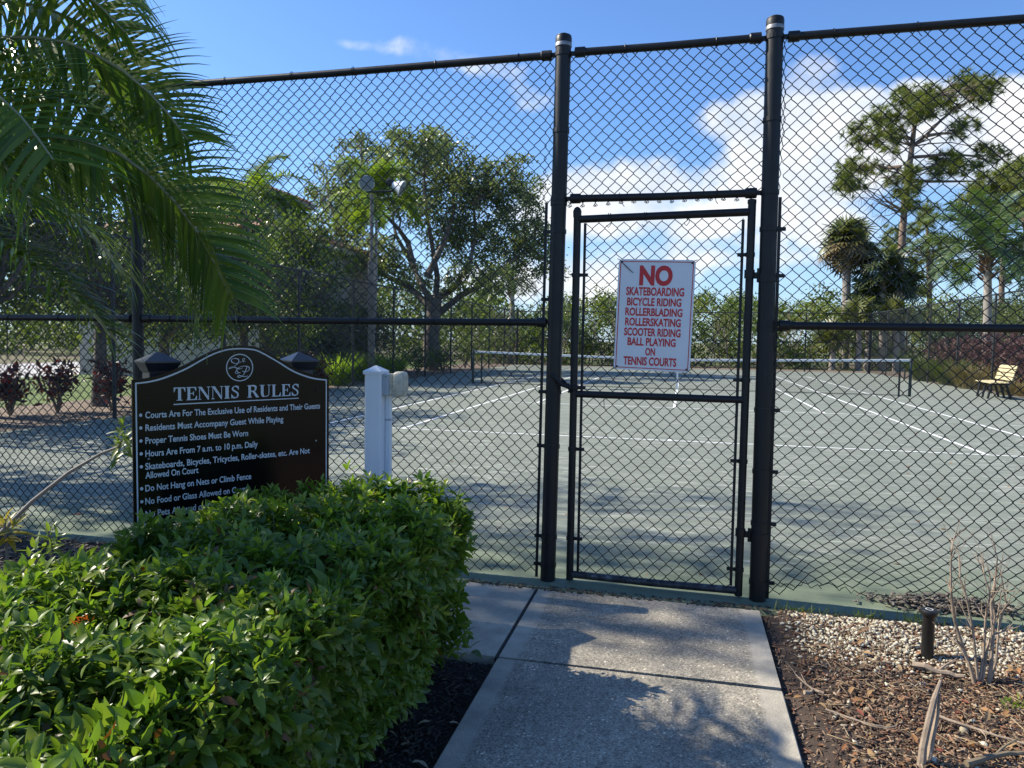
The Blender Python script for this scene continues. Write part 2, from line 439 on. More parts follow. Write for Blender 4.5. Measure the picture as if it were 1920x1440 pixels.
def np_mesh(name, V, F, mat, parent=None, smooth=False):
    """V (n,3); F list of arrays (k,3)/(k,4). Vertices are world coordinates; parents are un-rotated Empties."""
    V = np.asarray(V, dtype=np.float64)
    if not isinstance(F, (list, tuple)):
        F = [F]
    F = [np.asarray(f, dtype=np.int64) for f in F if len(f)]
    me = bpy.data.meshes.new(name)
    off = np.array((0.0, 0, 0))
    if parent is not None:
        p = parent
        while p is not None:
            off = off + np.array(p.location)
            p = p.parent
    V = V - off
    nl = sum(f.size for f in F)
    npoly = sum(len(f) for f in F)
    me.vertices.add(len(V))
    me.vertices.foreach_set('co', V.ravel().astype(np.float32))
    me.loops.add(nl)
    me.loops.foreach_set('vertex_index', np.concatenate([f.ravel() for f in F]).astype(np.int32))
    me.polygons.add(npoly)
    tot = np.concatenate([np.full(len(f), f.shape[1]) for f in F])
    st = np.concatenate([[0], np.cumsum(tot)[:-1]])
    me.polygons.foreach_set('loop_start', st.astype(np.int32))
    if smooth:
        me.polygons.foreach_set('use_smooth', np.ones(npoly, dtype=bool))
    me.materials.append(M(mat) if isinstance(mat, str) else mat)
    me.update(calc_edges=True)
    me.validate()
    o = bpy.data.objects.new(name, me)
    return link(o, parent)


class MB:
    def __init__(self):
        self.v = []
        self.f = []

    def add(self, vs, fs):
        b = len(self.v)
        self.v.extend([tuple(p) for p in vs])
        self.f.extend([tuple(i + b for i in f) for f in fs])
        return self

    def box(self, c, s, rot=None, bev=0.0):
        hx, hy, hz = s[0] / 2, s[1] / 2, s[2] / 2
        c = Vector(c)
        if bev > 0:
            pts = []
            b = bev
            for z, k in ((-hz, b), (-hz + b, 0), (hz - b, 0), (hz, b)):
                x, y = hx - k, hy - k
                e = b if k == 0 else 0
                ring = [(x - e, -y), (x, -y + e), (x, y - e), (x - e, y), (-x + e, y), (-x, y - e), (-x, -y + e), (-x + e, -y)] if k == 0 else \
                       [(x, -y), (x, -y), (x, y), (x, y), (-x, y), (-x, y), (-x, -y), (-x, -y)]
                if k:
                    bb = b * 0.5
                    ring = [(x - bb, -y), (x, -y + bb), (x, y - bb), (x - bb, y), (-x + bb, y), (-x, y - bb), (-x, -y + bb), (-x + bb, -y)]
                pts += [Vector((p[0], p[1], z)) for p in ring]
            fs = [tuple(range(7, -1, -1)), tuple(range(24, 32))]
            for r in range(3):
                for i in range(8):
                    j = (i + 1) % 8
                    fs.append((r * 8 + i, r * 8 + j, r * 8 + 8 + j, r * 8 + 8 + i))
        else:
            pts = [Vector((x, y, z)) for z in (-hz, hz) for x, y in ((-hx, -hy), (hx, -hy), (hx, hy), (-hx, hy))]
            fs = [(3, 2, 1, 0), (4, 5, 6, 7), (0, 1, 5, 4), (1, 2, 6, 5), (2, 3, 7, 6), (3, 0, 4, 7)]
        if rot is not None:
            pts = [rot @ p for p in pts]
        return self.add([p + c for p in pts], fs)

    def tube(self, pts, rad, n=10, caps=True):
        pts = [Vector(p) for p in pts]
        if not isinstance(rad, (list, tuple)):
            rad = [rad] * len(pts)
        vs, fs = [], []
        prev = None
        for i, p in enumerate(pts):
            if i == 0:
                d = pts[1] - p
            elif i == len(pts) - 1:
                d = p - pts[i - 1]
            else:
                d = pts[i + 1] - pts[i - 1]
            if d.length < 1e-9:
                d = Vector((0, 0, 1))
            d.normalize()
            if prev is None:
                a = Vector((0, 0, 1)) if abs(d.z) < 0.9 else Vector((1, 0, 0))
                x = d.cross(a).normalized()
            else:
                x = (prev - d * prev.dot(d)).normalized()
            prev = x
            y = d.cross(x)
            for k in range(n):
                a = 2 * PI * k / n
                vs.append(p + (x * math.cos(a) + y * math.sin(a)) * rad[i])
        for i in range(len(pts) - 1):
            for k in range(n):
                j = (k + 1) % n
                fs.append((i * n + k, i * n + j, (i + 1) * n + j, (i + 1) * n + k))
        if caps:
            fs.append(tuple(range(n - 1, -1, -1)))
            fs.append(tuple((len(pts) - 1) * n + k for k in range(n)))
        return self.add(vs, fs)

    def lathe(self, c, prof, n=20, axis=Vector((0, 0, 1))):
        """prof: list of (radius, height along axis)"""
        axis = Vector(axis).normalized()
        a = Vector((0, 0, 1)) if abs(axis.z) < 0.9 else Vector((1, 0, 0))
        x = axis.cross(a).normalized()
        y = axis.cross(x)
        c = Vector(c)
        vs, fs = [], []
        for r, h in prof:
            for k in range(n):
                t = 2 * PI * k / n
                vs.append(c + axis * h + (x * math.cos(t) + y * math.sin(t)) * max(r, 1e-4))
        for i in range(len(prof) - 1):
            for k in range(n):
                j = (k + 1) % n
                fs.append((i * n + k, i * n + j, (i + 1) * n + j, (i + 1) * n + k))
        fs.append(tuple(range(n - 1, -1, -1)))
        fs.append(tuple((len(prof) - 1) * n + k for k in range(n)))
        return self.add(vs, fs)

    def prism(self, outline, origin, U, Vv, N, t0, t1):
        """extrude a 2D outline (u,v) between offsets t0, t1 along N"""
        o, U, Vv, N = Vector(origin), Vector(U), Vector(Vv), Vector(N)
        n = len(outline)
        vs = [o + U * p[0] + Vv * p[1] + N * t0 for p in outline] + [o + U * p[0] + Vv * p[1] + N * t1 for p in outline]
        fs = [tuple(range(n - 1, -1, -1)), tuple(range(n, 2 * n))] + [(i, (i + 1) % n, n + (i + 1) % n, n + i) for i in range(n)]
        return self.add(vs, fs)

    def build(self, name, mat, parent=None, smooth=False, world=True):
        me = bpy.data.meshes.new(name)
        off = Vector((0, 0, 0))
        p = parent
        while p is not None and world:
            off = off + p.location
            p = p.parent
        me.from_pydata([tuple(Vector(v) - off) for v in self.v], [], self.f)
        me.materials.append(M(mat))
        if smooth:
            me.polygons.foreach_set('use_smooth', np.ones(len(me.polygons), dtype=bool))
            try:
                me.set_sharp_from_angle(angle=math.radians(40))
            except Exception:
                pass
        me.update()
        o = bpy.data.objects.new(name, me)
        return link(o, parent)


def rng(s):
    return np.random.RandomState(s)


def norm(a):
    return a / np.maximum(np.linalg.norm(a, axis=-1, keepdims=True), 1e-9)


def leaf_template(nseg=4, w=0.3, fold=0.25, curl=0.25, tip=0.85):
    """leaf of length 1 along +Y, normal +Z"""
    vs, fs = [], []
    for i in range(nseg + 1):
        t = i / nseg
        hw = w / 2 * max(0.06, math.sin(PI * min(1, (0.04 + 0.96 * t) ** tip)) ** 0.8) if t < 1 else w * 0.02
        z = -curl * t * t
        vs += [(-hw, t, z + fold * hw), (0, t, z), (hw, t, z + fold * hw)]
    for i in range(nseg):
        a = i * 3
        fs += [(a, a + 1, a + 4, a + 3), (a + 1, a + 2, a + 5, a + 4)]
    return np.array(vs), np.array(fs)


def inst(tv, tf, O, Y, Z, Ls, Ws=None):
    """instances of a template with axis Y, approx normal Z, lengths Ls (and widths Ws)"""
    O, Y, Z = np.asarray(O), norm(np.asarray(Y)), np.asarray(Z)
    X = norm(np.cross(Y, Z))
    Z = np.cross(X, Y)
    Ls = np.asarray(Ls).reshape(-1, 1, 1)
    Ws = Ls if Ws is None else np.asarray(Ws).reshape(-1, 1, 1)
    P = O[:, None, :] + Ws * tv[None, :, 0:1] * X[:, None, :] + Ls * (tv[None, :, 1:2] * Y[:, None, :] + tv[None, :, 2:3] * Z[:, None, :])
    n, k = len(O), len(tv)
    F = (tf[None, :, :] + (np.arange(n) * k)[:, None, None]).reshape(-1, tf.shape[1])
    return P.reshape(-1, 3), F


def merge(parts):
    V, F, b = [], [], 0
    for v, f in parts:
        V.append(v)
        F.append(f + b)
        b += len(v)
    return np.concatenate(V), np.concatenate(F)


def rand_unit(r, n):
    return norm(r.normal(size=(n, 3)))


CARD = leaf_template(2, 0.55, 0.2, 0.15)
LEAF4 = leaf_template(4, 0.44, 0.30, 0.40)


# ---------------------------------------------------------------- text helpers
CAP = 0.682
def text_mesh(body, parent_cap, width, place, name_z):
    """mesh verts/faces of BODY fitted to a cap height and a width; place(x, z) -> world"""
    cu = bpy.data.curves.new('text_tmp', 'FONT')
    cu.body = body
    cu.size = 1.0
    cu.offset = name_z
    cu.fill_mode = 'FRONT'
    cu.resolution_u = 4
    ob = bpy.data.objects.new('text_tmp', cu)
    S.collection.objects.link(ob)
    bpy.context.view_layer.update()
    dg = bpy.context.evaluated_depsgraph_get()
    me = bpy.data.meshes.new_from_object(ob.evaluated_get(dg))
    co = np.zeros(len(me.vertices) * 3)
    me.vertices.foreach_get('co', co)
    co = co.reshape(-1, 3)
    fs = [tuple(p.vertices) for p in me.polygons]
    bpy.data.objects.remove(ob)
    bpy.data.curves.remove(cu)
    bpy.data.meshes.remove(me)
    x0, x1 = co[:, 0].min(), co[:, 0].max()
    cap = CAP + name_z
    k = width / (x1 - x0)
    return [place((c[0] - x0) * k, c[1] / cap * parent_cap) for c in co], fs


# ================================================================ SETTING
def bed_z(X, Y):
    n = 0.010 * np.sin(X * 9 + Y * 4) * np.sin(Y * 7 - X * 3) + 0.006 * np.sin(X * 23 + 1) * np.sin(Y * 19)
    edge = np.clip((X - 0.44) / 0.12, 0, 1)
    back = np.clip((4.10 - Y) / 0.12, 0, 1)
    return -0.035 + (0.025 + n + 0.03 * np.clip((Y - 2.9), 0, 1)) * edge * back


def build_setting():
    # far ground, one sheet to the horizon
    m = MB()
    m.add([(-900, -60, -0.05), (900, -60, -0.05), (900, 1500, -0.05), (-900, 1500, -0.05)], [(0, 1, 2, 3)])
    tag(m.build('ground', 'ground_mix'), kind='structure')
    # sunlit street beyond the trees on the left
    m = MB()
    m.box((-25.0, 20, -0.045), (9, 60, 0.05))
    tag(m.build('street', 'road_grey'), kind='structure')
    m = MB()
    m.box((-15.0, 22, -0.04), (11, 44, 0.03))
    tag(m.build('lawn', 'lawn'), kind='structure')
    # litter strips along the outside of the side fences
    m = MB()
    m.box((-10.9, 22.0, -0.026), (3.2, 38, 0.03))
    m.box((11.3, 22.0, -0.026), (4.4, 38, 0.03))
    m.box((0, 42.6, -0.026), (26, 3.0, 0.03))
    tag(m.build('litter_strip', 'litter'), kind='structure')
    # tennis court slab; its near edge runs past the fence as a green strip
    r = rng(4)
    nx = 90
    xs = np.linspace(-9.4, 9.5, nx)
    top, bot, back = [], [], []
    vs, fs = [], []
    for i, x in enumerate(xs):
        e = 4.062 - 0.004 * x + 0.012 * math.sin(x * 7.1) + 0.01 * math.sin(x * 17 + 1) + r.uniform(-.006, .006)
        if x > 0.45:
            e += 0.03 * min(1, x - 0.45)
        if x < -0.78:
            e += 0.02
        vs += [(x, e, -0.04), (x, e + 0.012, -0.004), (x, e + 0.25, 0.0), (x, 41.3, 0.0)]
    for i in range(nx - 1):
        for k in range(3):
            a = i * 4 + k
            fs.append((a, a + 4, a + 5, a + 1))
    m = MB()
    m.add(vs, fs)
    tag(m.build('tennis_court', 'court_clay'), kind='structure')
    # painted lines
    CX, YN = -0.16, 22.657
    m = MB()

    def line(x0, y0, x1, y1, z=0.004):
        m.add([(min(x0, x1), min(y0, y1), z), (max(x0, x1), min(y0, y1), z), (max(x0, x1), max(y0, y1), z), (min(x0, x1), max(y0, y1), z)], [(0, 1, 2, 3)])
    w = 0.06
    yb, yf = YN - 11.885, YN + 11.885
    s0, s1 = YN - 6.4, YN + 6.4
    for s in (-1, 1):
        line(CX + s * 5.485 - w / 2, yb + w, CX + s * 5.485 + w / 2, yf - w)
        line(CX + s * 4.115 - w / 2, yb + w, CX + s * 4.115 + w / 2, yf - w)
        line(CX + s * 3.05 - w / 2, s0 + w / 2, CX + s * 3.05 + w / 2, s1 - w / 2)
    line(CX - 5.51, yb, CX + 5.51, yb + w)
    line(CX - 5.51, yf - w, CX + 5.51, yf)
    for y in (s0, s1):
        line(CX - 4.09, y - w / 2, CX + 4.09, y + w / 2)
    line(CX - w / 2, s0 + w / 2, CX + w / 2, s1 - w / 2)
    line(CX - w / 2, yb + w, CX + w / 2, yb + 0.15)
    tag(m.build('court_lines', 'line_white'), kind='structure')
    # path slabs (0.1 m thick) with open joints and an expansion strip
    g = 0.006
    m = MB()
    m.box((-0.167, -0.5, -0.045), (1.21, 7.23, 0.09), bev=0.005)
    tag(m.build('path', 'concrete'), kind='structure')
    m = MB()
    yj = 3.122
    m.add([(-0.772, yj, -0.09), (0.438, yj + .015, -0.09), (0.438, 4.045, -0.09), (-0.772, 4.062, -0.09),
           (-0.768, yj + .004, 0.0), (0.434, yj + .019, 0.0), (0.434, 4.040, 0.0), (-0.768, 4.058, 0.0)],
          [(4, 5, 6, 7), (0, 1, 5, 4), (1, 2, 6, 5), (2, 3, 7, 6), (3, 0, 4, 7)])
    tag(m.build('path', 'concrete'), kind='structure')
    m = MB()
    m.add([(-2.2, yj - .01, -0.09), (-0.787, yj, -0.09), (-0.787, 4.07, -0.09), (-2.2, 4.08, -0.09),
           (-2.2, yj - .006, -0.002), (-0.789, yj + .004, -0.002), (-0.789, 4.066, -0.002), (-2.2, 4.076, -0.002)],
          [(4, 5, 6, 7), (0, 1, 5, 4), (1, 2, 6, 5), (2, 3, 7, 6), (3, 0, 4, 7)])
    tag(m.build('path', 'concrete'), kind='structure')
    m = MB()
    m.box((-0.7795, 3.59, -0.046), (0.013, 0.94, 0.078))
    m.box((-0.167, 3.119, -0.055), (1.2, 0.006, 0.08))
    tag(m.build('path_joint', 'joint_black'), kind='structure')

    # planting beds: gently uneven soil sheets
    def bed(name, x0, x1, y0, y1, nx, ny, zf, mat):
        X, Y = np.meshgrid(np.linspace(x0, x1, nx), np.linspace(y0, y1, ny))
        Z = zf(X, Y)
        V = np.stack([X, Y, Z], -1).reshape(-1, 3)
        i = np.arange(nx * ny).reshape(ny, nx)
        F = np.stack([i[:-1, :-1], i[:-1, 1:], i[1:, 1:], i[1:, :-1]], -1).reshape(-1, 4)
        tag(np_mesh(name, V, F, mat, smooth=True), kind='structure')
    def zr(X, Y):
        return bed_z(X, Y) + rng(8).uniform(-.003, .003, X.shape)
    bed('soil', 0.436, 4.6, -1.5, 4.12, 150, 190, zr, 'soil')

    def zl(X, Y):
        return -0.04 + 0.008 * np.sin(X * 8 + Y * 5) * np.sin(Y * 9) + r.uniform(-.004, .004, X.shape)
    bed('soil', -2.2, -0.770, -1.5, 3.118, 70, 140, zl, 'soil_dark')
    bed('soil', -9.4, -2.19, -1.5, 4.12, 150, 110, lambda X, Y: 0.045 * np.clip((-2.22 - X) / 0.5, 0, 1) + zl(X, Y), 'soil_dark')


build_setting()


# ================================================================ CHAIN-LINK FENCES
FY0, FA = 4.2263, -0.015


def fp(x, z, off=0.0):
    """point on the near fence plane (off: + into the court)"""
    return Vector((x - FA * 0 - math.sin(FA) * off, FY0 + x * math.tan(FA) + off, z))


def chain_mesh(x0, x1, z0, z1, rad=0.0029, nside=4, knuckle=True, seed=1, place=None, a=0.036, warp=0.009, ztrim=None, bottom=None, hooks=False):
    """woven wire panel in (x, z); every wire is a zig-zag that hooks its neighbour"""
    r = rng(seed)
    nw = max(2, int(round((x1 - x0) / a)))
    aa = (x1 - x0) / nw
    nk = max(2, int(round((z1 - z0) / a)))
    bz = (z1 - z0) / nk
    pts = []
    for i in range(nw):
        row = []
        for k in range(nk + 1):
            side = (k + i) % 2
            x = x0 + (i + side) * aa
            z = z1 - k * bz
            if knuckle:
                dy = 0.0028 * (1 if side else -1)
                e = 0.17 * bz
                inx = (1 if side == 0 else -1) * aa * 0.10
                if k > 0:
                    row.append((x + inx, dy, z + e))
                row.append((x, dy * 0.2, z))
                if k < nk:
                    row.append((x + inx, -dy, z - e))
            else:
                row.append((x, 0, z))
        if hooks:
            s = (nk + i) % 2
            xe = x0 + (i + s) * aa
            d = 1 if s == 0 else -1
            row += [(xe + d * 0.012, 0.0, z0 - 0.016), (xe + d * 0.004, -0.004, z0 - 0.022), (xe - d * .004, -.004, z0 - 0.012)]
        pts.append(row)
    P = np.array(pts)  # nw, np, 3
    X, Z = P[..., 0].copy(), P[..., 2].copy()
    ph = r.uniform(0, 6, 8)
    P[..., 0] += warp * (np.sin(X * 5.1 + ph[0] + Z * 2.2) * 0.6 + np.sin(Z * 9.3 + ph[1] + X * 3) * 0.5)
    P[..., 2] += warp * (np.sin(X * 4.3 + ph[2]) * np.sin(Z * 5 + ph[3]) * 0.8 + 0.4 * np.sin(X * 13 + ph[4]))
    P[..., 1] += 0.006 * np.sin(X * 3.7 + ph[5]) * np.sin(Z * 4.1 + ph[6])
    P[..., 0] += r.uniform(-.0012, .0012, X.shape)
    P[..., 2] += r.uniform(-.0015, .0015, (X.shape[0], 1)) + r.uniform(-.0008, .0008, X.shape)
    if bottom is not None:
        P = bottom(P)
    # to world
    if place is None:
        W = np.stack([P[..., 0] - math.sin(FA) * P[..., 1], FY0 + P[..., 0] * math.tan(FA) + P[..., 1], P[..., 2]], -1)
        axis = np.array((0, 1.0, 0))
    else:
        W = place(P)
        axis = place(np.array([[0, 1.0, 0]])) - place(np.array([[0, 0.0, 0]]))
        axis = axis[0]
    D = np.gradient(W, axis=1)
    D = norm(D)
    A = norm(np.cross(D, axis))
    B = np.cross(D, A)
    ring = []
    for k in range(nside):
        t = 2 * PI * (k + .5) / nside
        ring.append(W + rad * (math.cos(t) * A + math.sin(t) * B))
    R = np.stack(ring, 2)  # nw, np, nside, 3
    n1, n2 = R.shape[0], R.shape[1]
    idx = np.arange(n1 * n2 * nside).reshape(n1, n2, nside)
    f = []
    for k in range(nside):
        j = (k + 1) % nside
        f.append(np.stack([idx[:, :-1, k], idx[:, :-1, j], idx[:, 1:, j], idx[:, 1:, k]], -1).reshape(-1, 4))
    return R.reshape(-1, 3), np.concatenate(f)


RP, RR, RS = 0.0445, 0.0215, 0.0215      # post, rail, stile radii


def band_mb(m, c, r, w=0.022, n=18):
    m.lathe(c, [(r + .0005, -w / 2), (r + .004, -w / 2), (r + .004, w / 2), (r + .0005, w / 2)], n)


def build_front_fence():
    root = empty('chain_link_fence', (0, FY0, 0), 'tall black chain-link fence with round posts beside the gate, nearest of the court fences', 'fence')
    H = 3.05
    # gate posts (slightly out of plumb, as they stand)
    for (xb, xt, zt) in ((-0.749, -0.716, 3.15), (0.44, 0.4235, 3.148)):
        pb, pt = fp(xb, -0.02), fp(xt, zt)
        m = MB()
        m.tube([pb, pb.lerp(pt, .5), pt], RP, 24)
        post = m.build('post', 'black_vinyl', root, True)
        ax = (pt - pb).normalized()
        q = pt - ax * 0.008
        c = MB()
        c.lathe(q, [(RP + .002, -.032), (RP + .0025, -0.004), (RP - .004, 0.012), (RP - .02, .02)], 24, ax)
        c.build('post_cap', 'black_vinyl', post, True)
        c = MB()
        c.lathe(q, [(RP + .002, -.054), (RP + .0032, -.053), (RP + .0032, -.036), (RP + .002, -.033)], 24, ax)
        c.build('cap_band', 'galvanised', post, True)
    for x in (-3.605, -6.65, -9.3, 3.49, 6.54, 9.1):
        m = MB()
        m.tube([fp(x, -0.02), fp(x, 3.06)], 0.0365 if abs(x) < 9 else RP, 18)
        p_ = m.build('post', 'black_vinyl', root, True)
        c = MB()
        c.lathe(fp(x, 3.06), [(.040, -.02), (.041, 0), (.03, .035), (.012, .05)], 18)
        c.build('post_cap', 'black_vinyl', p_, True)

    def rail(x0, x1, z, r=RR, cups=(True, True)):
        m = MB()
        m.tube([fp(x0, z), fp((x0 + x1) / 2, z - 0.004), fp(x1, z)], r, 16)
        ro = m.build('rail', 'black_vinyl', root, True)
        for x, s, on in ((x0, 1, cups[0]), (x1, -1, cups[1])):
            if on:
                c = MB()
                ax = (fp(x + s, z) - fp(x, z)).normalized()
                c.lathe(fp(x, z), [(r + .001, -.006), (r + .007, -.004), (r + .007, .05), (r + .001, .056)], 16, ax)
                c.build('rail_cup', 'black_vinyl', ro, True)
        # tie wires round the rail
        n = max(2, int((x1 - x0) / 0.42))
        rr = rng(int(abs(x0 * 100) + z * 10))
        for i in range(n):
            x = x0 + (i + 0.5) / n * (x1 - x0) + rr.uniform(-.06, .06)
            tl = rr.uniform(-.02, .02)
            pts = []
            for k in range(11):
                t = 2 * PI * k / 10
                pts.append(fp(x + tl * k / 10, z, 0) + Vector((0, math.cos(t) * (r + .003), math.sin(t) * (r + .003))))
            pts.append(fp(x + tl + .006, z - r - .02, -.012))
            pts.append(fp(x + tl + .016, z - r - .034, -.016))
            c = MB()
            c.tube(pts, 0.0021, 5)
            c.build('tie_wire', 'black_vinyl', ro)
        return ro
    off = RP + 0.028
    rail(-9.22, -3.605 + .0, H, cups=(False, False))
    rail(-3.605, -0.716 - off, H, cups=(False, True))
    rail(-0.716 + off, 0.424 - off, H + .005)
    rail(0.424 + off, 3.49, H - .002, cups=(True, False))
    rail(3.49, 9.05, H - .002, cups=(False, False))
    rail(-9.22, -3.66, 1.525, cups=(False, True))
    rail(-3.55, -0.790, 1.525, cups=(True, True))
    rail(0.432 + off, 3.44, 1.522)
    rail(3.54, 9.05, 1.522)
    rail(-0.726 + off, 0.428 - off, 2.236)
    # rail stubs + brace bands with their bolts
    postx = {-1: lambda z: -0.749 + (0.033) * z / 3.15, 1: lambda z: 0.44 - 0.0165 * z / 3.148}
    for s, zs in ((-1, (2.62, 2.21, 2.05, 1.66, 1.53, 1.12, 0.80, 0.26, 0.09)), (1, (2.62, 2.04, 1.79, 1.53, 1.50, 1.06, 0.72, 0.43, 0.10))):
        for z in zs + (3.05, 2.236):
            x = postx[s](z)
            b = MB()
            band_mb(b, fp(x, z), RP, 0.024)
            if z < 2.2:
                # flange and bolt that reach the tension bar
                xx = x + s * (RP + .018)
                b.box(fp(xx, z), (.05, .012, .020))
                b.tube([fp(x + s * (RP + .022), z, -.014), fp(x + s * (RP + .022), z, .016)], .0055, 8)
            if z in (3.05, 2.236, 1.53):
                for t in ((-1, 1) if z > 2 else (s,)):
                    if s * t < 0 or z > 2.9 or z == 1.53:
                        b.box(fp(x + t * (RP + .022), z), (.055, .012, .024))
            b.build('brace_band', 'black_vinyl', root, False)
    # tension bars
    for x0, x1, zt in ((-0.818, -0.798, 2.215), (0.492, 0.482, 2.21)):
        m = MB()
        a_, c_ = fp(x0, 0.01), fp(x1, zt)
        m.box((a_ + c_) / 2, (.016, .008, (c_ - a_).length), Matrix.Rotation(math.atan2(x1 - x0, zt), 4, 'Y').to_3x3())
        m.build('tension_bar', 'black_vinyl', root)

    # wire panels
    def lift_left(P):
        x, z = P[..., 0], P[..., 2]
        k = np.clip((0.5 - z) / 0.5, 0, 1)
        P[..., 2] += k * 0.012 * np.sin(x * 6.0)
        return P

    def lift_right(P):
        x, z = P[..., 0], P[..., 2]
        k = np.clip((0.42 - z) / 0.42, 0, 1) ** 1.3
        up = 0.115 * np.clip((x - 0.48) / 0.22, 0, 1) - 0.06 * np.clip((x - 1.2) / .6, 0, 1) + 0.012 * np.sin(x * 7.3) + .008 * np.sin(x * 19)
        P[..., 2] += k * up
        P[..., 1] -= (k ** 3) * 0.05 * np.clip((x - 0.48) / 0.3, 0, 1)
        return P
    panels = [(-6.65, -0.812, 0.02, 3.045, 11, lift_left, False), (0.484, 3.49, 0.02, 3.045, 12, lift_right, False), (-0.700, 0.410, 2.215, 3.05, 13, None, True)]
    for x0, x1, z0, z1, sd_, bt, hk in panels:
        V, F = chain_mesh(x0, x1, z0, z1, seed=sd_, bottom=bt, hooks=hk)
        np_mesh('wire_mesh', V, F, 'wire', root, True)
    # narrow strips of mesh between upper tension end and posts
    for x0, x1, sd_ in ((-0.812, -0.757, 14), (0.463, 0.484, 15)):
        V, F = chain_mesh(x0, x1, 2.22, 3.045, seed=sd_)
        np_mesh('wire_mesh', V, F, 'wire', root, True)
    V, F = chain_mesh(-9.3, -6.65, 0.02, 3.045, seed=16, knuckle=False, nside=3)
    np_mesh('wire_mesh', V, F, 'wire', root)
    # bottom wire, curled and tangled along the foot of the right panel
    m = MB()
    rr = rng(5)
    for j in range(26):
        x = 0.52 + j * 0.11 + rr.uniform(-.03, .03)
        z = 0.10 + 0.02 * math.sin(j) - 0.06 * max(0, min(1, (x - 1.2) / .6))
        pts = [fp(x + k * 0.026 + rr.uniform(-.006, .006), z + rr.uniform(-.014, .02), -0.03 + rr.uniform(-.02, .02)) for k in range(6)]
        m.tube(pts, .0024, 5)
    m.build('loose_wire', 'wire', root)
    return root


def build_gate():
    root = empty('gate', (-0.14, FY0, 0), 'black chain-link swing gate in a round pipe frame, standing shut', 'gate')
    xl, xr = -0.617, 0.338
    for x, zt in ((xr, 2.20), (xl, 2.165)):
        m = MB()
        m.tube([fp(x, 0.012), fp(x + .001, zt)], RS, 18)
        fr = m.build('stile', 'black_vinyl', root, True)
    c = MB()
    c.lathe(fp(xl, 2.165), [(RS + .002, -.035), (RS + .003, 0), (RS * .8, .016), (RS * .3, .024)], 18)
    c.build('stile_cap', 'black_vinyl', fr, True)
    c = MB()
    c.lathe(fp(xr, 2.2), [(RS + .002, -.02), (RS + .002, 0), (RS * .6, .004)], 18)
    c.build('stile_cap', 'black_vinyl', fr, True)
    m = MB()
    m.tube([fp(xl + RS * .6, 2.118), fp(xr - RS * .6, 2.135)], RS, 18)
    m.build('rail', 'black_vinyl', root, True)
    m = MB()
    m.tube([fp(xl + RS * .6, 1.113, 0), fp(xr - RS * .6, 1.111, 0)], RS * .95, 18)
    m.build('rail', 'black_vinyl', root, True)
    m = MB()
    m.tube([fp(xl + RS * .6, .045), fp(-.14, .038), fp(xr - RS * .6, .040)], RS, 18)
    m.build('rail', 'scuffed_black', root, True)
    # tension bars
    for x in (-0.570, 0.296):
        m = MB()
        m.box(fp(x, 1.08), (.015, .007, 2.03))
        m.build('tension_bar', 'black_vinyl', root)
    for z in (1.80, 1.15, 0.79, 0.26):
        b = MB()
        band_mb(b, fp(xl, z), RS, .022)
        b.box(fp(xl + .042, z), (.055, .011, .019))
        b.tube([fp(xl + .036, z, -.012), fp(xl + .036, z, .014)], .005, 8)
        b.build('brace_band', 'black_vinyl', root)
    for z in (1.905, 1.22, 0.77, 0.16):
        b = MB()
        band_mb(b, fp(xr, z), RS, .022)
        b.box(fp(xr - .040, z), (.055, .011, .019))
        b.tube([fp(xr - .036, z, -.012), fp(xr - .036, z, .014)], .005, 8)
        b.build('brace_band', 'black_vinyl', root)
    # hinges between frame and post
    for z in (1.80, 0.37):
        b = MB()
        band_mb(b, fp(xr, z), RS + .002, .045)
        band_mb(b, fp(0.44 - .0165 * z / 3.15, z - .02), RP + .001, .05, 20)
        b.box(fp(xr + .040, z - .008), (.045, .022, .034), bev=.004)
        b.tube([fp(xr + .046, z - .045, -.012), fp(xr + .046, z + .03, -.012)], .009, 10)
        b.build('hinge', 'black_vinyl', root)
    # fork latch: a bar from the frame that lies against the post
    b = MB()
    b.box(fp(xl - .002, 1.150), (.062, .056, .030), bev=.006)
    b.tube([fp(xl - .012, 1.150, -.036), fp(xl - .055, 1.165, -.054), fp(xl - .118, 1.222, -.056)], [.011, .012, .012], 10)
    b.tube([fp(xl - .012, 1.150, .036), fp(xl - .055, 1.165, .054), fp(xl - .11, 1.214, .056)], [.011, .012, .012], 10)
    b.tube([fp(xl - .02, 1.128, -.045), fp(xl - .02, 1.128, .045)], .008, 10)
    b.build('latch', 'black_vinyl', root)
    # tie wires on the top rail
    for x in (-.44, -.24, -.01):
        b = MB()
        pts = []
        for k in range(15):
            t = 2 * PI * k / 9
            pts.append(fp(x + .0012 * k, 2.125) + Vector((0, math.cos(t) * (RS + .003), math.sin(t) * (RS + .003))))
        pts += [fp(x + .02, 2.085, -.014), fp(x + .005, 2.065, -.02), fp(x - .006, 2.078, -.02)]
        b.tube(pts, .0022, 5)
        b.build('tie_wire', 'black_vinyl', root)
    b = MB()
    b.tube([fp(-.44, 1.13, -.024), fp(-.437, 1.085, -.024), fp(-.435, 1.04, -.01)], .002, 5)
    b.build('tie_wire', 'black_vinyl', root)

    def gbot(P):
        k = np.clip((0.35 - P[..., 2]) / .35, 0, 1)
        P[..., 1] -= k ** 2 * 0.02
        P[..., 2] += k * 0.012 * np.sin(P[..., 0] * 11)
        return P
    V, F = chain_mesh(-0.570, 0.296, 0.055, 2.10, seed=21, bottom=gbot, warp=.007)
    np_mesh('wire_mesh', V, F, 'wire', root, True)


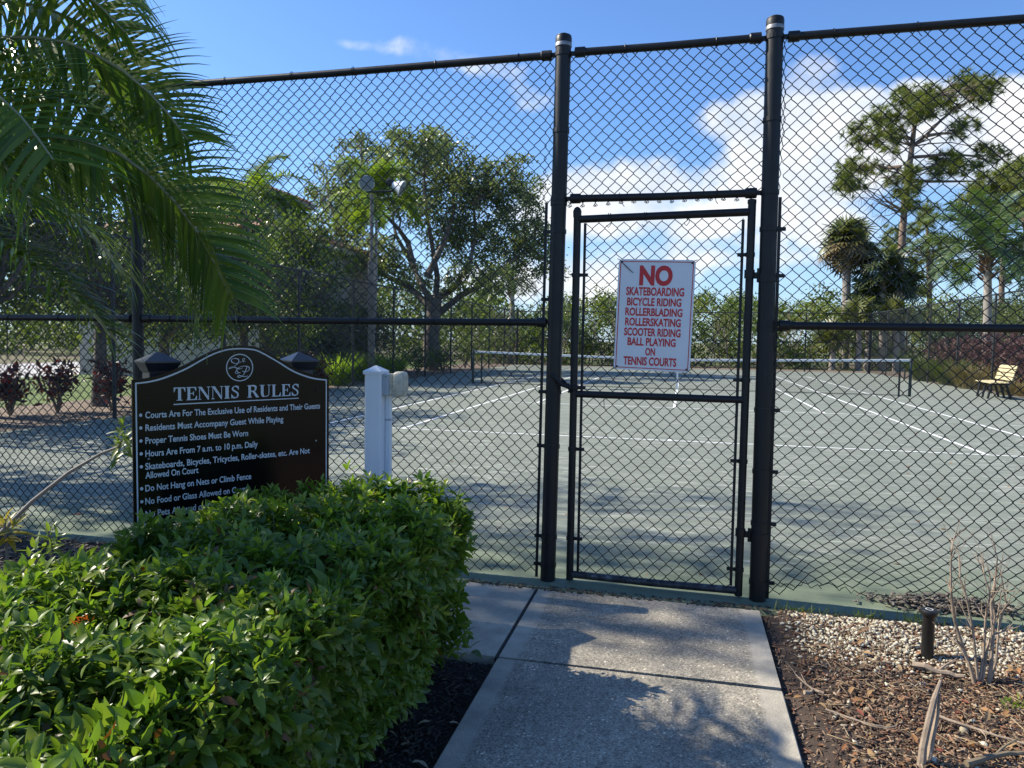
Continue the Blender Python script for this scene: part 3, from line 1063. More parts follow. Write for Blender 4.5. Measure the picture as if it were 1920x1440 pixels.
def build_gate_sign():
    c = fp(-0.167, 1.571, -0.020)
    root = empty('warning_sign', c, 'white metal sign with red border and red NO SKATEBOARDING lettering, wired to the gate', 'sign')
    ux = Vector((math.cos(FA), math.sin(FA), 0))
    N = Vector((math.sin(FA), -math.cos(FA), 0))
    a = math.radians(-1.45)
    U = (ux * math.cos(a) + Vector((0, 0, 1)) * math.sin(a))
    Vv = (Vector((0, 0, 1)) * math.cos(a) - ux * math.sin(a))
    N = (N + Vector((0, 0, -0.02))).normalized()
    W, H = 0.424, 0.622

    def rr(w, h, r, n=6):
        pts = []
        for cx, cy, a0 in ((w / 2 - r, h / 2 - r, 0), (-w / 2 + r, h / 2 - r, 90), (-w / 2 + r, -h / 2 + r, 180), (w / 2 - r, -h / 2 + r, 270)):
            for k in range(n + 1):
                t = math.radians(a0 + 90 * k / n)
                pts.append((cx + r * math.cos(t), cy + r * math.sin(t)))
        return pts
    m = MB()
    m.prism(rr(W, H, .022), c, U, Vv, N, -.0012, .0012)
    m.build('sign_panel', 'sign_white', root)
    o, i = rr(W - .020, H - .020, .014), rr(W - .029, H - .029, .010)
    m = MB()
    n = len(o)
    off = N * .0022
    m.add([c + off + U * p[0] + Vv * p[1] for p in o] + [c + off + U * p[0] + Vv * p[1] for p in i],
          [(k, (k + 1) % n, n + (k + 1) % n, n + k) for k in range(n)])
    m.build('border', 'sign_red', root)
    # rows measured off the sign: text, x0, x1, baseline, cap height (m from sign centre, y up)
    rows = [('NO', -.092, .091, .4385, .105, .045), ('SKATEBOARDING', -.162, .158, .377, .045, .028), ('BICYCLE RIDING', -.154, .146, .3195, .043, .028),
            ('ROLLERBLADING', -.161, .155, .2630, .043, .028), ('ROLLERSKATING', -.159, .149, .2065, .043, .028), ('SCOOTER RIDING', -.162, .151, .1500, .043, .028),
            ('BALL PLAYING', -.140, .127, .0955, .043, .028), ('ON', -.038, .0165, .0415, .041, .028), ('TENNIS COURTS', -.158, .136, -.0150, .045, .028)]
    for body, x0, x1, yb, cap, bold in rows:
        y = yb - H * 0.5 + 0.045
        m = MB()
        vs, fs = text_mesh(body, cap, x1 - x0, lambda x, z: c + N * .0024 + U * (x0 + x) + Vv * (y + z), bold + .004)
        m.add(vs, fs)
        m.build('lettering', 'sign_red', root)
    # wire ties through the corner holes and the rusty scratch by the upper left one
    for sx, sy in ((-1, 1), (1, 1), (-1, -1), (1, -1)):
        t = MB()
        p = c + U * (sx * (W / 2 - .018)) + Vv * (sy * (H / 2 - .016))
        t.lathe(p, [(.006, .0005), (.006, .004), (.003, .006)], 10, N)
        t.tube([p + N * .005, p + U * (sx * .012) + Vv * (sy * .012) + N * .008, p + U * (sx * .026) + Vv * (sy * .018) - N * .006], .0022, 5)
        t.build('tie_wire', 'black_vinyl', root)
    t = MB()
    p = c + U * (-W / 2 + .022) + Vv * (H / 2 - .020) + N * .004
    t.tube([p, p + U * .03 - Vv * .028 + N * .002, p + U * .062 - Vv * .056], [.003, .004, .002], 6)
    t.build('loose_tie', 'galvanised', root)


def far_fence(name, label, p0, p1, bays, grp, z_mid=None, H=3.05, skip=()):
    p0, p1 = Vector(p0), Vector(p1)
    root = empty(name, p0, label, 'fence', grp)
    d = (p1 - p0) / bays
    u = d.normalized()
    for i in range(bays + 1):
        p = p0 + d * i
        m = MB()
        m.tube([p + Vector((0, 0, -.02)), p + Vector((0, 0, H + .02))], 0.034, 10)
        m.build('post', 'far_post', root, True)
    m = MB()
    m.tube([p0 + Vector((0, 0, H)), p1 + Vector((0, 0, H))], 0.024, 8)
    m.build('rail', 'far_post', root, True)
    if z_mid:
        m = MB()
        m.tube([p0 + Vector((0, 0, z_mid)), p1 + Vector((0, 0, z_mid))], 0.021, 8)
        m.build('rail', 'far_post', root, True)
    L = d.length
    V, F = chain_mesh(0, L, 0.02, H - .02, rad=.0021, nside=3, knuckle=False, seed=31, warp=.004,
                      place=lambda P: np.stack([P[..., 0] * u.x - P[..., 1] * u.y, P[..., 0] * u.y + P[..., 1] * u.x, P[..., 2]], -1))
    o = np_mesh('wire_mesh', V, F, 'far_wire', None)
    for i in range(bays):
        q = o if i == 0 else o.copy()
        if i:
            S.collection.objects.link(q)
        q.parent = root
        q.location = d * i
    return root


build_front_fence()
build_gate()
build_gate_sign()
G = 'chain-link fences round the other sides of the court'
far_fence('chain_link_fence', 'thin black chain-link fence receding along the left side of the court, before the oak', (-9.3, 4.366, 0), (-9.3, 40.97, 0), 12, G)
far_fence('chain_link_fence', 'chain-link fence along the right side of the court, behind the yellow bench', (9.3, 4.09, 0), (9.3, 40.69, 0), 12, G)
far_fence('chain_link_fence', 'distant chain-link fence across the far end of the court, beyond the net', (-9.25, 40.97, 0), (9.25, 40.69, 0), 6, G, 1.53)


# ================================================================ NEAR OBJECTS
def build_rules_sign():
    L = Vector((-2.339, 2.735, 0))
    ang = math.radians(34.2)
    U0 = Vector((math.sin(ang), math.cos(ang), 0))
    N = Vector((math.cos(ang), -math.sin(ang), 0))
    Zv = Vector((0, 0, 1))
    U = (U0 - Zv * 0.008).normalized()
    root = empty('rules_sign', L + U0 * .475, 'black arched board with white TENNIS RULES lettering behind the green hedge', 'sign')
    # outline: straight sides, ogee shoulders, arched crown
    prof = [(0, 1.221), (.065, 1.228), (.132, 1.246), (.222, 1.283), (.314, 1.333), (.37, 1.357), (.42, 1.370), (.475, 1.3745), (.53, 1.372), (.577, 1.361), (.668, 1.314), (.755, 1.264), (.83, 1.235), (.89, 1.220), (.95, 1.213)]
    prof = [(s, z + .008 * s) for s, z in prof]

    def smooth(p, n=5):
        out = []
        for i in range(len(p) - 1):
            p0, p1, p2, p3 = p[max(0, i - 1)], p[i], p[i + 1], p[min(len(p) - 1, i + 2)]
            for k in range(n):
                t = k / n
                out.append(tuple(0.5 * (2 * p1[c] + (p2[c] - p0[c]) * t + (2 * p0[c] - 5 * p1[c] + 4 * p2[c] - p3[c]) * t * t + (3 * p1[c] - p0[c] - 3 * p2[c] + p3[c]) * t ** 3) for c in (0, 1)))
        return out + [p[-1]]
    top = smooth(prof)
    outl = [(0, .560), (.95, .560)] + top[::-1]
    m = MB()
    m.prism(outl, L, U, Zv, N, -.012, 0.0)
    m.build('sign_board', 'sign_black', root)

    def P(s, z, o=.0008):
        return L + U * s + Zv * (z + .008 * s) + N * o

    def inset(d):
        t = [(d + (s / .95) * (.95 - 2 * d), z - d * 1.04 - .008 * s) for s, z in top]
        return [(d, .560 + d), (.95 - d, .560 + d)] + t[::-1]
    a, b = inset(.0125), inset(.0185)
    n = min(len(a), len(b))
    m = MB()
    m.add([P(*q) for q in a] + [P(*q) for q in b], [(k, (k + 1) % n, n + (k + 1) % n, n + k) for k in range(n)])
    m.build('border', 'sign_letter', root)
    # emblem: ring and script initials
    cx, cz = .477, 1.268
    m = MB()
    k = 40
    m.add([P(cx + .066 * math.cos(2 * PI * i / k), cz + .066 * math.sin(2 * PI * i / k)) for i in range(k)] +
          [P(cx + .0615 * math.cos(2 * PI * i / k), cz + .0615 * math.sin(2 * PI * i / k)) for i in range(k)],
          [(i, (i + 1) % k, k + (i + 1) % k, k + i) for i in range(k)])
    m.build('emblem_ring', 'sign_letter', root)

    zoff = [0.0010]

    def ribbon(m, pts, w0, w1=None, close=False):
        """flat pen stroke on the board; width varies with the pen angle"""
        pts = smooth(pts, 8)
        zoff[0] += .00006
        vs, fs = [], []
        for i, p in enumerate(pts):
            q0, q1 = pts[max(0, i - 1)], pts[min(len(pts) - 1, i + 1)]
            dx, dz = q1[0] - q0[0], q1[1] - q0[1]
            l = math.hypot(dx, dz) or 1
            th = abs((dx * -.45 + dz * .9) / l)
            w = (w0 + (w1 - w0) * th) / 2 if w1 else w0 / 2
            vs += [P(p[0] - dz / l * w, p[1] + dx / l * w, zoff[0]), P(p[0] + dz / l * w, p[1] - dx / l * w, zoff[0])]
        for i in range(len(pts) - 1):
            fs.append((2 * i, 2 * i + 1, 2 * i + 3, 2 * i + 2))
        m.add(vs, fs)
    # coordinates in the crop grid: centre (853,230), 100 px = .0672 m
    g = lambda x, y: (cx + (x - 853) * .000665, cz - (y - 230) * .000665)
    m = MB()
    ribbon(m, [g(*q) for q in [(806, 196), (792, 186), (796, 170), (820, 164), (842, 170), (846, 186), (832, 206), (812, 222), (790, 234), (776, 238), (782, 228), (806, 226), (832, 234), (856, 240), (874, 232)]], .0018, .0046)
    ribbon(m, [g(*q) for q in [(806, 196), (826, 200), (858, 192), (884, 178), (890, 168), (880, 164), (874, 174), (882, 188), (896, 186)]], .0018, .0030)
    ribbon(m, [g(*q) for q in [(906, 226), (896, 250), (884, 276), (868, 294), (848, 300), (836, 294), (846, 286), (866, 292), (890, 296), (912, 292)]], .0018, .0046)
    ribbon(m, [g(*q) for q in [(858, 268), (838, 264), (832, 246), (850, 228), (884, 220), (914, 224), (924, 238), (914, 254), (892, 262), (872, 256)]], .0018, .0040)
    ribbon(m, [g(*q) for q in [(832, 246), (820, 262), (828, 274), (842, 272)]], .0018, .0026)
    m.build('emblem', 'sign_letter', root)
    # bold roman title
    m = MB()

    def poly(pts):
        zoff[0] += .00006
        m.add([P(p[0], p[1], zoff[0]) for p in pts], [tuple(range(len(pts)))])

    def glyph(ch, x, w, base, h):
        q = lambda u, v: (x + u * w, base + v * h)
        st = .26      # stem width
        def rect(u0, v0, u1, v1):
            poly([q(u0, v0), q(u1, v0), q(u1, v1), q(u0, v1)])
        sf = .055

        def stem(u, wd=st, s=.10, vb=True, vt=True):
            rect(u, 0, u + wd, 1)
            if vb:
                rect(u - s, 0, u + wd + s, sf)
            if vt:
                rect(u - s, 1 - sf, u + wd + s, 1)
        if ch == 'T':
            stem(.37, st, .12, True, False)
            rect(0, .93, 1, 1)
            poly([q(0, .93), q(0, .66), q(.05, .66), q(.17, .93)])
            poly([q(1, .93), q(.83, .93), q(.95, .66), q(1, .66)])
        if ch == 'E' or ch == 'L':
            stem(.10, st, .10)
            rect(.36, 0, 1, sf + .015)
            poly([q(1, 0), q(1, .33), q(.95, .33), q(.78, .07)])
            if ch == 'E':
                rect(.36, .93, .93, 1)
                poly([q(.93, 1), q(.74, .93), q(.88, .70), q(.93, .70)])
                rect(.36, .48, .62, .54)
                poly([q(.70, .34), q(.70, .68), q(.655, .68), q(.58, .51), q(.655, .34)])
        if ch == 'N':
            rect(.10, 0, .155, .98)
            rect(0, 0, .27, sf)
            rect(.83, .02, .885, 1)
            rect(.73, 1 - sf, 1, 1)
            poly([q(0, 1), q(0, 1 - sf), q(.10, .93), q(.80, -.02), q(.885, -.02), q(.885, .16), q(.30, 1)])
        if ch == 'I':
            stem(.2, .6, .2)
        if ch == 'S':
            ribbon(m, [q(*p) for p in [(.86, .80), (.70, .93), (.46, .955), (.24, .86), (.22, .70), (.42, .58), (.66, .47), (.80, .32), (.74, .12), (.50, .045), (.26, .08), (.10, .24)]], .0038, .0085)
            poly([q(.90, .98), q(.84, .98), q(.80, .86), q(.84, .66), q(.90, .66)])
            poly([q(.06, 0), q(.12, .02), q(.16, .14), q(.12, .35), q(.06, .35)])
        if ch == 'R':
            stem(.09, .22, .09)
            ribbon(m, [q(*p) for p in [(.30, .965), (.52, .96), (.70, .88), (.72, .72), (.64, .56), (.46, .51), (.30, .51)]], .0036, .0100)
            poly([q(.42, .51), q(.62, .53), q(1.0, .05), q(1.03, 0), q(.76, 0)])
        if ch == 'U':
            rect(.0, 1 - sf, .44, 1)
            rect(.70, 1 - sf, 1.0, 1)
            ribbon(m, [q(*p) for p in [(.22, .99), (.22, .6), (.225, .32), (.30, .12), (.50, .045), (.72, .10), (.82, .28), (.83, .6), (.83, .99)]], .0036, .0036)
            rect(.10, .25, .34, 1)
            poly([q(.10, .25), q(.16, .10), q(.30, 0.0), q(.44, 0.02), q(.34, .25)])
    base, h = 1.1215, .060
    widths = [('T', .050), ('E', .046), ('N', .055), ('N', .055), ('I', .026), ('S', .042), (' ', .028), ('R', .056), ('U', .056), ('L', .046), ('E', .046), ('S', .042)]
    tot = sum(w for _, w in widths) + .0045 * (len(widths) - 1)
    kx = (.781 - .173) / tot
    x = .173
    for ch, w in widths:
        if ch != ' ':
            m.v, m.f = [], []
            glyph(ch, x, w * kx, base, h)
            m.build('title_letter', 'sign_letter', root)
        x += (w + .0045) * kx
    m = MB()
    m.add([P(.172, 1.1025, .0009), P(.780, 1.1055, .0009), P(.780, 1.1100, .0009), P(.172, 1.1075, .0009)], [(0, 1, 2, 3)])
    m.build('underline', 'sign_letter', root)
    rows = [('Courts Are For The Exclusive Use of Residents and Their Guests', .052, .899, 1.0495, 1), ('Residents Must Accompany Guest While Playing', .052, .697, .993, 1),
            ('Proper Tennis Shoes Must Be Worn', .051, .516, .9355, 1), ('Hours Are From 7 a.m. to 10 p.m. Daily', .050, .564, .878, 1),
            ('Skateboards, Bicycles, Tricycles, Roller-skates, etc. Are Not', .049, .841, .8205, 1), ('Allowed On Court', .049, .279, .7805, 0),
            ('Do Not Hang on Nets or Climb Fence', .048, .530, .7225, 1), ('No Food or Glass Allowed on Courts', .047, .522, .664, 1), ('No Pets Allowed on Courts', .047, .41, .6065, 1)]
    for body, x0, x1, yb, bul in rows:
        m = MB()
        vs, fs = text_mesh(body, .0285, x1 - x0, lambda x, z: P(x0 + x, yb + z), .018)
        m.add(vs, fs)
        if bul:
            k = 14
            m.add([P(.033 + .0065 * math.cos(2 * PI * i / k), yb + .0145 + .0075 * math.sin(2 * PI * i / k)) for i in range(k)], [tuple(range(k))])
        m.build('lettering', 'sign_letter', root)
    for s, z in ((.066, 1.139), (.880, 1.146), (.064, .867), (.876, .882)):
        m = MB()
        m.lathe(P(s, z, 0), [(.0055, 0), (.0055, .002), (.004, .0045), (.001, .0055)], 12, N)
        m.build('bolt', 'galvanised' if z < .9 else 'bollard_black', root)
    # two square cream posts behind the board, under black pyramid caps
    R3 = Matrix.Rotation(-ang, 3, 'Z')
    for (cxw, cyw) in ((-2.385, 2.955), (-1.965, 3.497)):
        c = Vector((cxw, cyw, 0))
        m = MB()
        m.box(c + Vector((0, 0, .605)), (.088, .088, 1.23), R3, bev=.006)
        po = m.build('post', 'cream_post', root)
        m = MB()

        def ring(w, z):
            return [c + R3 @ Vector((sx * w / 2, sy * w / 2, 0)) + Zv * z for sx, sy in ((-1, -1), (1, -1), (1, 1), (-1, 1))]
        lv = [(.104, 1.213), (.104, 1.245), (.118, 1.252), (.130, 1.266), (.150, 1.284), (.158, 1.290), (.158, 1.297), (.012, 1.339)]
        vs = []
        for w, z in lv:
            vs += ring(w, z)
        fs = [(3, 2, 1, 0), tuple(len(vs) - 4 + i for i in range(4))]
        for j in range(len(lv) - 1):
            for i in range(4):
                fs.append((j * 4 + i, j * 4 + (i + 1) % 4, j * 4 + 4 + (i + 1) % 4, j * 4 + 4 + i))
        m.add(vs, fs)
        m.build('cap', 'cap_black', po)


def build_outlet_post():
    c = Vector((-1.718, 3.930, 0))
    root = empty('outlet_post', c, 'white square post with a pyramid cap and outlet box, beside the black rules board', 'post')
    m = MB()
    m.box(c + Vector((0, 0, .60)), (.1, .1, 1.25), bev=.006)
    m.build('post_sleeve', 'white_vinyl', root)
    m = MB()
    lv = [(.112, 1.212), (.114, 1.228), (.112, 1.232), (.008, 1.262)]
    vs = []
    for w, z in lv:
        vs += [c + Vector((sx * w / 2, sy * w / 2, z)) for sx, sy in ((-1, -1), (1, -1), (1, 1), (-1, 1))]
    fs = [(3, 2, 1, 0), tuple(len(vs) - 4 + i for i in range(4))]
    for j in range(3):
        for i in range(4):
            fs.append((j * 4 + i, j * 4 + (i + 1) % 4, j * 4 + 4 + (i + 1) % 4, j * 4 + 4 + i))
    m.add(vs, fs)
    m.build('cap', 'white_vinyl', root)
    # conduit on the right-hand side, box and bubble cover
    m = MB()
    m.box(c + Vector((.0665, .028, .57)), (.032, .036, 1.14), bev=.005)
    m.build('conduit', 'white_vinyl', root)
    m = MB()
    m.box(c + Vector((.071, .008, 1.155)), (.042, .074, .124), bev=.004)
    m.build('outlet_box', 'grey_box', root)
    m = MB()
    m.box(c + Vector((.108, .008, 1.159)), (.034, .070, .120), bev=.004)
    cov = m.build('cover_frame', 'bubble_plastic', root)
    m = MB()
    for z in (1.198, 1.172, 1.146, 1.120):
        m.box(c + Vector((.1185, -.0285, z)), (.008, .004, .011))
    m.build('cover_notch', 'outlet_dark', cov)
    m = MB()
    # rounded, ribbed bubble
    lv = [(.122, .100, .134), (.130, .104, .146), (.158, .100, .146), (.172, .088, .136), (.180, .06, .11)]
    n = 24
    vs = []
    for x, wy, wz in lv:
        for k in range(n):
            t = 2 * PI * k / n
            e = .38
            vs.append(c + Vector((x, .006 + wy / 2 * math.copysign(abs(math.cos(t)) ** e, math.cos(t)), 1.158 + wz / 2 * math.copysign(abs(math.sin(t)) ** e, math.sin(t)))))
    fs = [tuple(range(n)), tuple((len(lv) - 1) * n + k for k in range(n))]
    for j in range(len(lv) - 1):
        for k in range(n):
            fs.append((j * n + k, j * n + (k + 1) % n, (j + 1) * n + (k + 1) % n, (j + 1) * n + k))
    m.add(vs, fs)
    bub = m.build('bubble_cover', 'bubble_plastic', root, True)
    for dy in (-.030, -.010, .010, .030):
        m = MB()
        m.box(c + Vector((.176, .006 + dy, 1.158)), (.012, .006, .104), bev=.002)
        m.build('rib', 'bubble_plastic', bub)
    for z in (.30, .62, .95):
        m = MB()
        m.box(c + Vector((.067, .028, z)), (.038, .042, .012), bev=.003)
        m.build('conduit_strap', 'grey_box', root)
    m = MB()
    m.lathe(c + Vector((.071, -.0295, 1.20)), [(.005, 0), (.005, .002), (.003, .003)], 10, (0, -1, 0))
    m.build('screw', 'galvanised', root)


def build_bollard():
    c = Vector((1.116, 3.60, 0))
    root = empty('bollard', c, 'short black round bollard with a flat ringed cap standing in the white gravel', 'bollard')
    m = MB()
    m.lathe(c, [(.026, -.03), (.0255, 0), (.0255, .205), (.0265, .207)], 24)
    m.build('tube', 'bollard_black', root, True)
    m = MB()
    m.lathe(c, [(.026, .2065), (.034, .212), (.036, .220), (.036, .230), (.034, .234), (.018, .2345), (.017, .231), (.002, .231)], 28)
    cap = m.build('cap', 'bollard_black', root, True)
    m = MB()
    k = 28
    m.add([c + Vector((r_ * math.cos(2 * PI * i / k), r_ * math.sin(2 * PI * i / k), .2362)) for r_ in (.0165, .0115) for i in range(k)],
          [(i, (i + 1) % k, k + (i + 1) % k, k + i) for i in range(k)])
    m.build('cap_ring', 'ring_white', cap)


def branchy(m, r, p, d, length, rad, depth, n=4, spread=.5, up=.25, wig=.12):
    pts, rads = [Vector(p)], [rad]
    d = Vector(d).normalized()
    for i in range(n):
        d = (d + Vector(r.uniform(-wig, wig, 3)) + Vector((0, 0, up * .15))).normalized()
        pts.append(pts[-1] + d * length / n)
        rads.append(rad * (1 - .55 * (i + 1) / n))
    m.tube(pts, rads, 6)
    if depth > 0:
        for k in range(r.randint(2, 4)):
            i = r.randint(1, n + 1)
            dd = (d + Vector(r.uniform(-1, 1, 3)) * spread + Vector((0, 0, up))).normalized()
            branchy(m, r, pts[i], dd, length * r.uniform(.45, .75), rads[i] * .75, depth - 1, n, spread, up, wig)


def build_dead_plants():
    c = Vector((1.225, 3.27, 0))
    root = empty('dead_shrub', c, 'leafless dried shrub with pale bare branches, on the mulch right of the bollard', 'shrub')
    m = MB()
    r = rng(12)
    T = lambda u, v, dep=None: at(u, v, dep or 3.10)
    # main stems follow the plant: leader to the left, cluster on the right
    main = [[(1828, 1300), (1822, 1262), (1806, 1215), (1790, 1165), (1783, 1110), (1783, 1050), (1786, 1018)],
            [(1834, 1300), (1830, 1240), (1824, 1180), (1812, 1120), (1800, 1085), (1797, 1035)],
            [(1852, 1300), (1858, 1250), (1862, 1190), (1858, 1130), (1866, 1085), (1870, 1045)],
            [(1852, 1300), (1868, 1240), (1872, 1180), (1886, 1130), (1876, 1070)],
            [(1834, 1298), (1844, 1230), (1848, 1160), (1856, 1110), (1846, 1080), (1842, 1058)],
            [(1830, 1290), (1816, 1240), (1800, 1210)],
            [(1840, 1290), (1852, 1210), (1866, 1165), (1862, 1120), (1868, 1090)]]
    for i, s in enumerate(main):
        pts = [T(u, v, 3.10 + .04 * math.sin(i * 2 + k) * k * .3) for k, (u, v) in enumerate(s)]
        pts[0].z = -.01
        rad = [.0092 * (1 - .70 * k / (len(pts) - 1)) * (1 if i in (0, 2) else .72) for k in range(len(pts))]
        m.tube(pts, rad, 7)
        for k in range(2, len(pts)):
            for _ in range(2):
                d = (pts[k] - pts[k - 1]).normalized() + Vector(r.uniform(-.8, .8, 3))
                branchy(m, r, pts[k], d, r.uniform(.05, .13), rad[k] * .7, 1, 3, .6, .4)
    m.tube([T(1786, 1018), T(1792, 1000), T(1801, 972)], [.003, .0022, .001], 5)
    m.tube([T(1786, 1018), T(1800, 995), T(1812, 988)], [.003, .002, .001], 5)
    m.build('branch', 'dead_wood', root)
    # broken stick standing in the mulch
    c = Vector((.836, 2.66, 0))
    root = empty('dead_stick', c, 'broken bare stick standing upright in the mulch near the path edge', 'stick')
    m = MB()
    pts = [at(1727, 1440, 2.50), at(1731, 1400, 2.51), at(1742, 1350, 2.53), at(1752, 1310, 2.55), at(1764, 1275, 2.57)]
    m.tube([pts[0] - Vector((0, 0, .06))] + pts, [.016, .0155, .013, .012, .010, .005], 8)
    m.tube([at(1738, 1440, 2.52), at(1746, 1395, 2.53), at(1757, 1340, 2.55), at(1762, 1300, 2.56)], [.011, .010, .007, .003], 7)
    m.build('stem', 'dead_wood', root)
    # fallen limbs on the bed
    for lab, pts, rad in (('thick weathered stick lying on the mulch behind the bollard', [(1712, 1246), (1745, 1255), (1780, 1262), (1808, 1268)], .014),
                          ('dark crooked stick lying along the mulch at the right front', [(1812, 1432), (1850, 1420), (1890, 1412), (1925, 1410)], .012),
                          ('long thin pale stick lying slanted across the straw mulch', [(1755, 1340), (1810, 1360), (1870, 1380), (1925, 1396)], .006),
                          ('thin brown twig lying from the pebbles toward the stick', [(1548, 1330), (1590, 1345), (1640, 1360), (1680, 1362)], .0045),
                          ('short knotty twig lying on bare soil beside the path', [(1508, 1298), (1525, 1293), (1545, 1300)], .009)):
        P = []
        for k, (u, v) in enumerate(pts):
            d = ray(u, v)
            P.append(CAMP + d * ((rad * .8 + .012 - CAM_H) / d.z))
        m = MB()
        r = rng(len(lab))
        Q = [P[0]]
        for a, b in zip(P[:-1], P[1:]):
            Q += [a.lerp(b, .5) + Vector(r.uniform(-.008, .008, 3)) * (rad / .01), b]
        m.tube(Q, [rad * (1 - .5 * k / len(Q)) for k in range(len(Q))], 7)
        branchy(m, r, Q[len(Q) // 2], Vector((r.uniform(-1, 1), r.uniform(-1, 1), .15)), .10, rad * .5, 1, 3, .4, 0)
        o = m.build('fallen_stick', 'dead_wood' if rad != .012 else 'twig')
        tag(o, lab, 'stick', 'sticks lying on the mulch bed')


def sprigs(r, O, D, nleaf, L, template, spread=(.5, 1.15), stem=0.0):
    """rosettes of leaves around axis D at O"""
    n = len(O)
    oo, yy, zz, ll = [], [], [], []
    a = norm(np.cross(D, rand_unit(r, n)))
    b = np.cross(D, a)
    for k in range(nleaf):
        t = k * 2.4 + r.uniform(-.4, .4, n)
        tilt = spread[0] + (spread[1] - spread[0]) * (k / max(1, nleaf - 1)) + r.uniform(-.2, .2, n)
        rad = np.cos(t)[:, None] * a + np.sin(t)[:, None] * b
        y = np.cos(tilt)[:, None] * D + np.sin(tilt)[:, None] * rad
        z = norm(np.cross(np.cross(y, D), y) + 1e-6)
        oo.append(O - D * (k / nleaf) * (L * .9) + rad * .006)
        yy.append(y)
        zz.append(z)
        ll.append(L * r.uniform(.7, 1.2, n) * (.65 + .5 * k / nleaf))
    return inst(template[0], template[1], np.concatenate(oo), np.concatenate(yy), np.concatenate(zz), np.concatenate(ll))


def build_hedge():
    root = empty('hedge', (-1.39, 1.6, 0), 'clipped leafy green hedge with pointed leaves beside the concrete path', 'hedge')
    r = rng(77)
    x0, x1, y0, y1, zt = -1.93, -0.90, 0.25, 3.06, 0.708

    def surf(n, which, depth):
        u, v = r.uniform(0, 1, n), r.uniform(0, 1, n)
        d = np.abs(r.normal(0, depth, n)) + r.uniform(-.035, .02, n)
        if which == 'top':
            P = np.stack([x0 + (x1 - x0) * u, y0 + (y1 - y0) * v, np.full(n, zt)], -1)
            nn = np.tile((0, 0, 1.0), (n, 1))
        elif which == 'right':
            P = np.stack([np.full(n, x1), y0 + (y1 - y0) * u, .04 + (zt - .04) * v ** .85], -1)
            P[:, 0] -= .10 * (1 - v) ** 2
            nn = np.tile((1.0, 0, .25), (n, 1))
        elif which == 'left':
            P = np.stack([np.full(n, x0), y0 + (y1 - y0) * u, .06 + (zt - .06) * v], -1)
            nn = np.tile((-1.0, 0, .25), (n, 1))
        else:
            P = np.stack([x0 + (x1 - x0) * u, np.full(n, y1), .06 + (zt - .06) * v], -1)
            nn = np.tile((0, 1.0, .25), (n, 1))
        # bumpy silhouette
        bump = .055 * np.sin(P[:, 0] * 9 + 1.3) * np.sin(P[:, 1] * 7.1) + .03 * np.sin(P[:, 1] * 15 + P[:, 2] * 9)
        # rounded shoulders
        ed = np.maximum(0, 1 - np.minimum(np.minimum(P[:, 0] - x0, x1 - P[:, 0]) if which == 'top' else zt - P[:, 2], .12) / .12)
        P = P + norm(nn) * (bump - ed ** 2 * .05 - d)[:, None]
        if which == 'top':
            P[:, 2] += .06 * np.clip((P[:, 1] - 2.2) / .8, 0, 1) * np.clip((P[:, 0] + 1.6) / .5, -1.1, 1)
        return P, norm(nn)
    parts, tips, dry = [], [], []
    for which, n, depth in (('top', 2700, .05), ('right', 3700, .065), ('left', 700, .06), ('back', 620, .05), ('top', 1200, .16), ('right', 1700, .18)):
        P, nn = surf(n, which, depth)
        D = norm(nn * .8 + rand_unit(r, n) * .85 + np.array((0, 0, .40)))
        for h0, h1, L_ in ((0, n // 3, .040), (n // 3, 4 * n // 5, .051), (4 * n // 5, n, .064)):
            parts.append(sprigs(r, P[h0:h1], D[h0:h1], 8, L_, LEAF4, (.45, 1.65)))
        if depth < .1 and which in ('top', 'right'):
            k = n // (4 if which == 'top' else 10)
            q = P[:k] + nn[:k] * r.uniform(.0, .05, (k, 1)) * (r.uniform(0, 1, (k, 1)) ** 2 * 1.8)
            tips.append(sprigs(r, q, D[:k], 5, .046, LEAF4, (.2, .8)))
    V, F = merge(parts)
    np_mesh('foliage', V, F, 'leaf_hedge', root)
    V, F = merge(tips)
    np_mesh('young_shoots', V, F, 'leaf_hedge_tip', root)
    P, nn = surf(150, 'right', .03)
    P2, n2 = surf(90, 'top', .02)
    P, nn = np.concatenate([P, P2]), np.concatenate([nn, n2])
    V, F = sprigs(r, P, norm(nn + rand_unit(r, len(P)) * .5), 3, .05, LEAF4)
    tag(np_mesh('withered_leaf', V, F, 'leaf_hedge_dry', root), kind='stuff')
    # stems and twigs inside
    m = MB()
    for i in range(70):
        bx, by = r.uniform(x0 + .25, x1 - .2), r.uniform(y0 + .2, y1 - .2)
        for _ in range(3):
            branchy(m, r, (bx, by, -.02), (r.uniform(-.3, .3), r.uniform(-.3, .3), 1), r.uniform(.30, .46), .006, 1, 4, .5, .3)
    m.build('stem', 'twig', root)
    # little orange-red flower buds
    for i, (u, v, d) in enumerate(((462, 1058, 2.75), (820, 1225, 2.95), (534, 1160, 2.35), (160, 1165, 1.75))):
        c = at(u, v, d)
        n = 16
        D = norm(rand_unit(r, n) * .6 + np.array((.3, -.5, .8)))
        V, F = inst(*leaf_template(2, .12, .1, .1), np.tile(np.array(c), (n, 1)) + r.normal(0, .008, (n, 3)), D, rand_unit(r, n), r.uniform(.018, .034, n))
        np_mesh('flower_bud', V, F, 'flower_orange', root)


